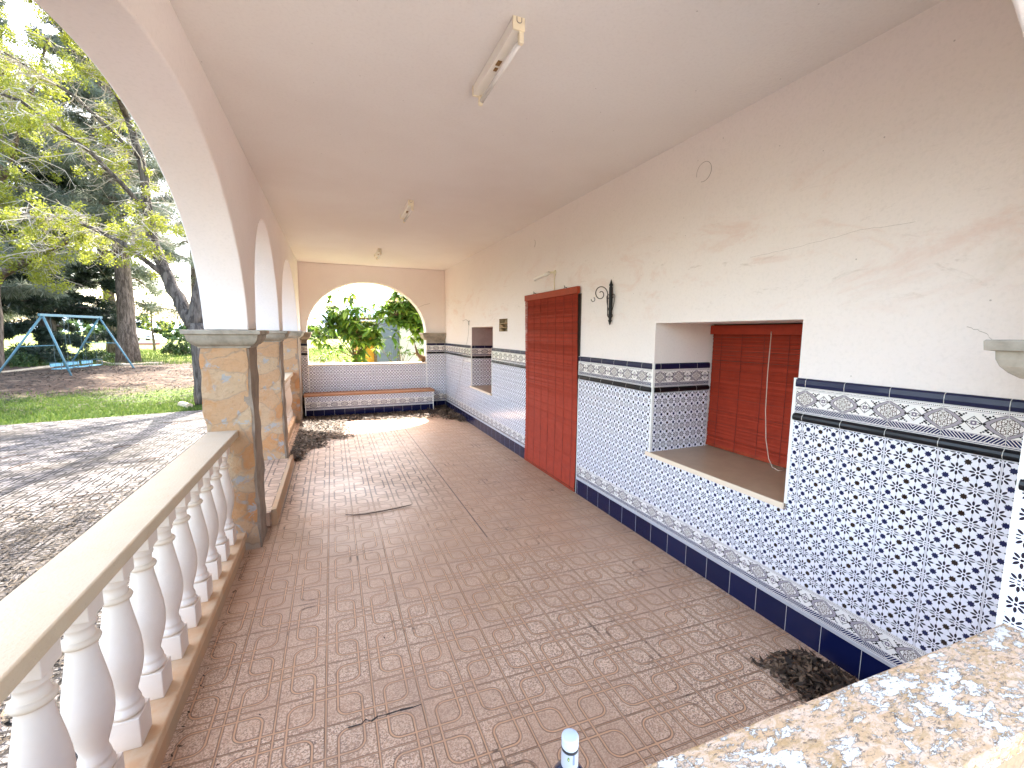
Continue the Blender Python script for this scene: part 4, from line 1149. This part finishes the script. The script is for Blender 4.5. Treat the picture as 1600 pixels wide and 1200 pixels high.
def shrub(label, c, r, h, n, mat='bushlf', size=.09, name='shrub', per=60, kind='leaf', asp=.4):
    t = thing(name, label, 'shrub', c); C = []; sb = MB(); rr = random.Random(int(c[0]*100))
    for i in range(n):
        a = rr.uniform(0, 2*PI); q = r*math.sqrt(rr.random()); z = h*rr.uniform(.15, 1)*(1-.5*(q/r)**2)
        e = (c[0]+q*math.cos(a), c[1]+q*math.sin(a), c[2]+z); C.append(e)
        sb.tube([(c[0]+q*.2*math.cos(a), c[1]+q*.2*math.sin(a), c[2]-.05), e], [.012, .004], 4, cap=False)
    local(sb.build('stems', M['twig'], t), c)
    o = blob_leaves(C, per, .16, size, M[mat], 'foliage', t, asp=asp, droop=.1, kind=kind); local(o, c)
    return t
shrub('low pale shrub under the dark conifer behind the swing', (-11.5, 23.7, .32), 1.3, .75, 60, size=.10)
shrub('round green bush in the meadow right of the thick pine trunk', (-7.94, 30.4, .3), 1.0, 1.1, 60, size=.12)
shrub('second low shrub at the foot of the dark conifer, nearer its trunk', (-9.9, 25.1, .32), .8, .55, 26, size=.09)
# thin tree in the meadow
t = thing('young_tree', 'slim young tree with sparse yellow leaves standing alone in the meadow', 'tree', (-11.4, 37.3, .2))
mb = MB(); mb.tube(bend((-11.4, 37.3, .2), (-11.3, 37.4, 4.2), 6, .05, 3), [.09, .08, .07, .06, .05, .03, .02], 8); C = []
for k in range(26):
    a = k*2.4; z = 1.6+k*.09; e = (-11.4+math.cos(a)*1.1*(1-.4*k/26), 37.35+math.sin(a)*1.1, z+.5); mb.tube([(-11.37, 37.35, z), e], [.02, .006], 4, cap=False); C += [e, tuple(Vector(e).lerp(Vector((-11.4, 37.3, z)), .4))]
L0 = (-11.4, 37.3, .2); local(mb.build('trunk', M['bark'], t), L0); local(blob_leaves(C, 26, .3, .10, M['spring'], 'crown', t, asp=.35, kind='leaf'), L0)
# far tree line on the horizon
for k, (x, y, r, h) in enumerate(((-34, 95, 9, 5), (-22, 104, 7, 4.2), (-8, 108, 8, 4.6), (3, 112, 8, 3.8), (13, 100, 6, 4.4))):
    names = ['leftmost', 'second', 'middle', 'fourth', 'rightmost']
    shrub('distant hazy clump of bushes on the horizon of the field, %s of five' % names[k], (x, y, -.1), r, h, 110, size=.9, per=26)

# ------------------------------------------------------------------ swing set
sw = thing('swing_set', 'old blue metal double A-frame swing standing on the bare ground under the pines', 'swing', (-8.2, 19.3, .2))
SWL = (-8.2, 19.3, .2)
TL, TR = Vector((-8.33, 18.25, 2.24)), Vector((-7.93, 20.81, 2.25))
ax = (TR-TL).normalized(); pr = Vector((0.98, -.10, 0)).normalized()
mb = MB(); side = Vector((ax.y, -ax.x, 0)).normalized()
mb.obox((TL+TR)/2, ax*((TR-TL).length/2+.14), side*.030, Vector((0, 0, .042))); local(mb.build('top_beam', M['bluemetal'], sw, bevel=.01), SWL)
legs = [(TL, Vector((-7.72, 18.14, .19))), (TL, Vector((-9.62, 18.03, .10))), (TR, Vector((-6.72, 20.1, .20))), (TR, Vector((-9.25, 21.4, .26)))]
for a, b in legs:
    mb = MB(); mb.tube([a, b], [.032, .028], 10); local(mb.build('leg', M['bluemetal'], sw, smooth=True), SWL)
for i in (0, 2):
    p, q = legs[i][0].lerp(legs[i][1], .46), legs[i+1][0].lerp(legs[i+1][1], .46)
    mb = MB(); mb.tube([p, q], .015, 8); local(mb.build('crossbar', M['bluemetal'], sw, smooth=True), SWL)
for k, f in enumerate((.22, .50, .76)):
    c = TL.lerp(TR, f); zz = .52
    mb = MB(); cc = Vector((c.x, c.y, zz)); e1 = ax.copy(); e1.z = 0
    for dxx in (-.09, 0, .09): mb.obox(cc + side*dxx, e1*.27, side*.038, Vector((0, 0, .012)))
    mb.obox(cc - side*.15 + Vector((0, 0, .12)), e1*.27, side*.01, Vector((0, 0, .05)))
    s_ = local(mb.build('seat', M['blueseat'], sw), SWL)
    mb = MB()
    for d_ in (-.27, .27):
        mb.tube([c+ax*d_, cc + e1*d_ + Vector((0, 0, .22)), cc+e1*d_], .004, 5)
        mb.tube([cc+e1*d_-side*.16+Vector((0, 0, .2)), cc+e1*d_+side*.15+Vector((0, 0, .2)), cc+e1*d_+side*.15], .013, 6)
    mb.build('hanger', M['chain'], s_)
# pale edging stones and logs
def edging(label, a, b, w=.12, h=.10):
    a = Vector((a[0], a[1], gz(a[0], a[1]))); b = Vector((b[0], b[1], gz(b[0], b[1]))); d = (b-a).normalized(); s = Vector((d.y, -d.x, 0))
    mb = MB(); n = 6; P = bend(a, b, n, .06, int(a.x*7)); mb.tube([p+Vector((0, 0, .03)) for p in P], [w*.55]*(n+1), 7, noise=.12)
    tag(mb.build('edging_log', M['curbstone']), label, 'log')
edging('pale log edging the bed at the foot of the left-edge trunk', (-11.0, 18.4), (-9.9, 21.9))
edging('pale log lying between the swing seats and the thick pine', (-9.5, 24.4), (-7.75, 22.1))
edging('short pale log right of the thick pine trunk', (-7.8, 22.0), (-6.7, 22.6))
edging('stone kerb piece beside the forked dark tree', (-3.6, 13.25), (-3.35, 12.9), .16)

# ------------------------------------------------------------------ farmhouse across the field
hs = thing('farmhouse', 'small white farmhouse with a red base far off in the field', 'house', (-18.4, 58.7, -.2))
HSL = (-18.4, 58.7, -.2)
mb = MB(); mb.box(-20.0, -17.6, 58, 60, .35, 1.35); local(mb.build('wall', M['whitehouse'], hs), HSL)
mb = MB(); mb.box(-20.05, -17.2, 57.9, 60, -.2, .45); local(mb.build('base', M['redroof'], hs), HSL)
mb = MB(); mb.face([(-20.3, 57.7, 1.3), (-17.2, 57.7, .8), (-18.2, 59, 1.7), (-19.9, 59, 2.2)]); mb.face([(-20.3, 60.3, 1.3), (-17.2, 60.3, .8), (-18.2, 59, 1.7), (-19.9, 59, 2.2)]); mb.face([(-20.3, 57.7, 1.3), (-20.3, 60.3, 1.3), (-19.9, 59, 2.2)]); mb.face([(-17.2, 57.7, .8), (-17.2, 60.3, .8), (-18.2, 59, 1.7)])
local(mb.build('roof', M['whitehouse'], hs), HSL)
for x in (-19.3, -18.4):
    mb = MB(); mb.box(x, x+.35, 57.96, 57.995, .75, 1.2); local(mb.build('window', M['darkhole'], hs), HSL)

# ------------------------------------------------------------------ outbuilding seen through the far arch
ob = thing('outbuilding', 'orange and cream outbuilding with a grey sheet-metal door seen through the far arch', 'building', (2.4, 17.6, 0))
OL = (2.4, 17.6, 0)
mb = MB(); mb.box(.92, 1.50, 17.6, 20.5, .0, 2.2); local(mb.build('orange_wall', M['orange'], ob), OL)
mb = MB(); mb.box(1.50, 1.60, 17.5, 20.4, .0, 2.2); local(mb.build('post', M['wood'], ob), OL)
mb = MB(); mb.box(2.46, 6.5, 17.3, 20.4, .0, 3.1); local(mb.build('cream_wall', M['creamwall'], ob), OL)
mb = MB()
for k in range(11): mb.box(1.61+k*.077, 1.61+k*.077+.060, 17.50, 17.53, .2, 2.2)
mb.box(1.61, 2.455, 17.53, 17.6, .0, 2.3); local(mb.build('door', M['greydoor'], ob), OL)
mb = MB(); mb.box(2.3, 6.8, 17.0, 20.8, 3.1, 3.2); mb.box(.85, 2.45, 17.42, 20.4, 2.31, 2.37); local(mb.build('roof', M['creamwall'], ob), OL)
# leafy tree with long leaves behind the arch
def long_leaf_tree(label, base, tips, n_side=9, seed=3, leafL=.20, nleaf=11):
    rr = random.Random(seed); t = thing('loquat_tree', label, 'tree', base); mb = MB(); V = []; F = []
    for path, r in tips:
        P = [Vector(p) for p in path]; mb.tube(P, [r*(1-.7*i/(len(P)-1)) for i in range(len(P))], 7)
        nodes = [P[-1]] + [P[-2].lerp(P[-1], rr.random()) + Vector((rr.gauss(0, .22), rr.gauss(0, .22), rr.gauss(0.02, .17))) for _ in range(n_side)]
        for q in nodes[1:]: mb.tube([P[-2].lerp(P[-1], .5), q], [.009, .004], 4, cap=False)
        for q in nodes:
            for k in range(nleaf):
                a = rr.uniform(0, 2*PI); el = rr.uniform(-.9, .5); L = leafL*rr.uniform(.6, 1.15); w = L*.17
                d = Vector((math.cos(a)*math.cos(el), math.sin(a)*math.cos(el), math.sin(el))); s = d.cross(Vector((0, 0, 1))).normalized(); u = s.cross(d)
                k0 = len(V); m1, m2 = q+d*L*.35, q+d*L*.72 - Vector((0, 0, L*.10)); e = q+d*L - Vector((0, 0, L*.28))
                V += [q, m1+s*w-u*.0, m2+s*w*.9, e, m2-s*w*.9, m1-s*w, m1+u*-.012, m2+u*-.012]
                F += [(k0, k0+1, k0+6, k0+5)[:4], (k0+1, k0+2, k0+7, k0+6), (k0+2, k0+3, k0+4, k0+7), (k0+6, k0+7, k0+4, k0+5)]
    local(mb.build('branches', M['wood'], t, smooth=True), base)
    local(fast_mesh('foliage', [tuple(v) for v in V], F, M['loquat'], t), base)
    return t
b = Vector((.62, 14.3, .15))
T = lambda x, y, z: (x, y, z)
fork = (.66, 14.33, .95)
tips = []
rr = random.Random(77)
tips.append(([tuple(b), (.64, 14.3, .6), fork], .035))
ends = [(-.45, 14.8, 1.95, -.05, 14.6, 1.35), (-.30, 14.7, 2.35, .1, 14.5, 1.7), (.02, 14.75, 2.75, .35, 14.5, 1.9), (.05, 14.6, 2.2, .3, 14.5, 1.6), (.45, 14.5, 2.85, .5, 14.45, 2.0),
        (.80, 14.5, 2.55, .72, 14.4, 1.7), (1.15, 14.4, 2.35, .9, 14.4, 1.6), (.75, 14.2, 2.0, .7, 14.3, 1.5), (1.25, 14.2, 1.55, .95, 14.3, 1.25), (1.5, 14.2, 2.2, 1.1, 14.3, 1.7), (.35, 14.3, 2.4, .5, 14.3, 1.7), (1.05, 14.1, 1.95, .9, 14.2, 1.5)]
for ex, ey, ez, mx, my, mz in ends: tips.append(([fork, (mx, my, mz), (ex, ey, ez)], .018))
long_leaf_tree('loquat tree with long drooping leaves, centre of the far arch', tuple(b), tips, 12, 3, .30, 10)
b2 = (3.0, 14.3, .1); f2 = (2.75, 14.2, 1.7)
tips = [([b2, (2.95, 14.2, .9), f2], .04)]
for ex, ey, ez in ((1.65, 14, 2.75), (1.9, 14, 3.0), (2.2, 13.9, 3.05), (2.5, 13.8, 2.85), (2.0, 13.8, 2.5), (2.3, 13.8, 2.55), (2.65, 13.7, 2.45), (1.75, 13.9, 2.3), (2.5, 13.7, 2.2), (2.1, 13.8, 2.15), (2.75, 13.7, 2.1), (1.5, 13.9, 2.5)):
    tips.append(([f2, ((ex+2.75)/2, 14, max(1.9, ez*.5+.9)), (ex, ey, ez)], .014))
long_leaf_tree('bright yellow-green loquat at the right side of the far arch', b2, tips, 13, 5, .29, 10)
for k, (x, y, lb) in enumerate(((-.35, 12.4, 'small leafy seedling just above the far parapet, leftmost'), (.15, 12.2, 'low leafy shoots above the far parapet left of the loquat stem'), (1.75, 12.6, 'leafy young plant before the grey metal door'))):
    rr = random.Random(k); V = []; tt = []
    base = (x, y, .1); z1 = 1.15 if k < 2 else 1.3
    for j in range(5 if k < 2 else 9):
        tt.append(([base, (x+rr.uniform(-.1, .1), y, .6), (x+rr.uniform(-.3, .3), y+rr.uniform(-.1, .1), z1+rr.uniform(-.15, .1))], .008))
    o = long_leaf_tree(lb, base, tt, 2, 60+k, .12, 6); o.name = 'leafy_plant'; o['category'] = 'plant'
# gnarled wood piece on the far sill
wd = thing('driftwood', 'gnarled dark wood with a pointed spike at the right end of the far sill', 'wood', (1.93, YF+.16, 1.086))
mb = MB(); mb.tube([(.09, 0, .05), (.03, 0, .085), (-.04, 0, .13), (-.10, 0, .20)], [.075, .07, .05, .03], 9, noise=.22); mb.tube([(-.08, 0, .16), (-.105, 0, .26), (-.13, 0, .36), (-.155, 0, .47)], [.035, .028, .018, .003], 8, noise=.2); mb.tube([(-.08, 0, .19), (-.14, 0, .20), (-.17, 0, .22)], [.02, .014, .004], 6)
mb.tube([(.05, .0, .0), (.03, 0, .05), (.0, 0, .1)], [.04, .05, .03], 7, noise=.2); mb.build('gnarled_branch', M['wood'], wd, smooth=True)

# ------------------------------------------------------------------ light, sky, camera
w = bpy.data.worlds.new('World'); sc.world = w; w.use_nodes = True; nt = w.node_tree
bg = nt.nodes['Background']; sky = nt.nodes.new('ShaderNodeTexSky'); sky.sky_type = 'NISHITA'; sky.sun_disc = False
EL, AZ = math.radians(49.5), math.radians(7)
sky.sun_elevation = EL; sky.sun_rotation = AZ; sky.air_density = 1.0; sky.dust_density = 2.5; sky.ozone_density = .8
tint = nt.nodes.new('ShaderNodeMix'); tint.data_type = 'RGBA'; tint.blend_type = 'MULTIPLY'; tint.inputs[0].default_value = 1; tint.inputs[7].default_value = (1, .955, .89, 1)
nt.links.new(sky.outputs[0], tint.inputs[6]); nt.links.new(tint.outputs[2], bg.inputs[0]); bg.inputs[1].default_value = .15
sd = bpy.data.lights.new('sun', 'SUN'); sd.energy = 2.5; sd.angle = math.radians(.53); sd.color = (1, .95, .86)
so = bpy.data.objects.new('sun', sd); COL.objects.link(so)
tosun = Vector((math.sin(AZ)*math.cos(EL), math.cos(AZ)*math.cos(EL), math.sin(EL)))
so.rotation_euler = tosun.to_track_quat('Z', 'Y').to_euler(); so.location = (0, 0, 20)

F_, yaw, pitch, roll, hcam = 674.75, .3942, .1174, .0067, 1.7757
f = Vector((math.sin(yaw)*math.cos(pitch), math.cos(yaw)*math.cos(pitch), -math.sin(pitch)))
r0 = Vector((math.cos(yaw), -math.sin(yaw), 0)); u0 = r0.cross(f)
Rr = r0*math.cos(roll)+u0*math.sin(roll); Uu = -r0*math.sin(roll)+u0*math.cos(roll)
cam = bpy.data.cameras.new('camera'); co = bpy.data.objects.new('camera', cam); COL.objects.link(co)
cam.sensor_width = 36; cam.sensor_fit = 'HORIZONTAL'; cam.lens = 36*F_/1600; cam.clip_start = .02; cam.clip_end = 3000
co.matrix_world = Matrix(((Rr.x, Uu.x, -f.x, 0), (Rr.y, Uu.y, -f.y, 0), (Rr.z, Uu.z, -f.z, hcam), (0, 0, 0, 1)))
sc.camera = co
sc.view_settings.view_transform = 'Standard'; sc.view_settings.look = 'None'; sc.view_settings.exposure = 3.52
sc.cycles.diffuse_bounces = 8; sc.cycles.max_bounces = 12; sc.cycles.transparent_max_bounces = 8
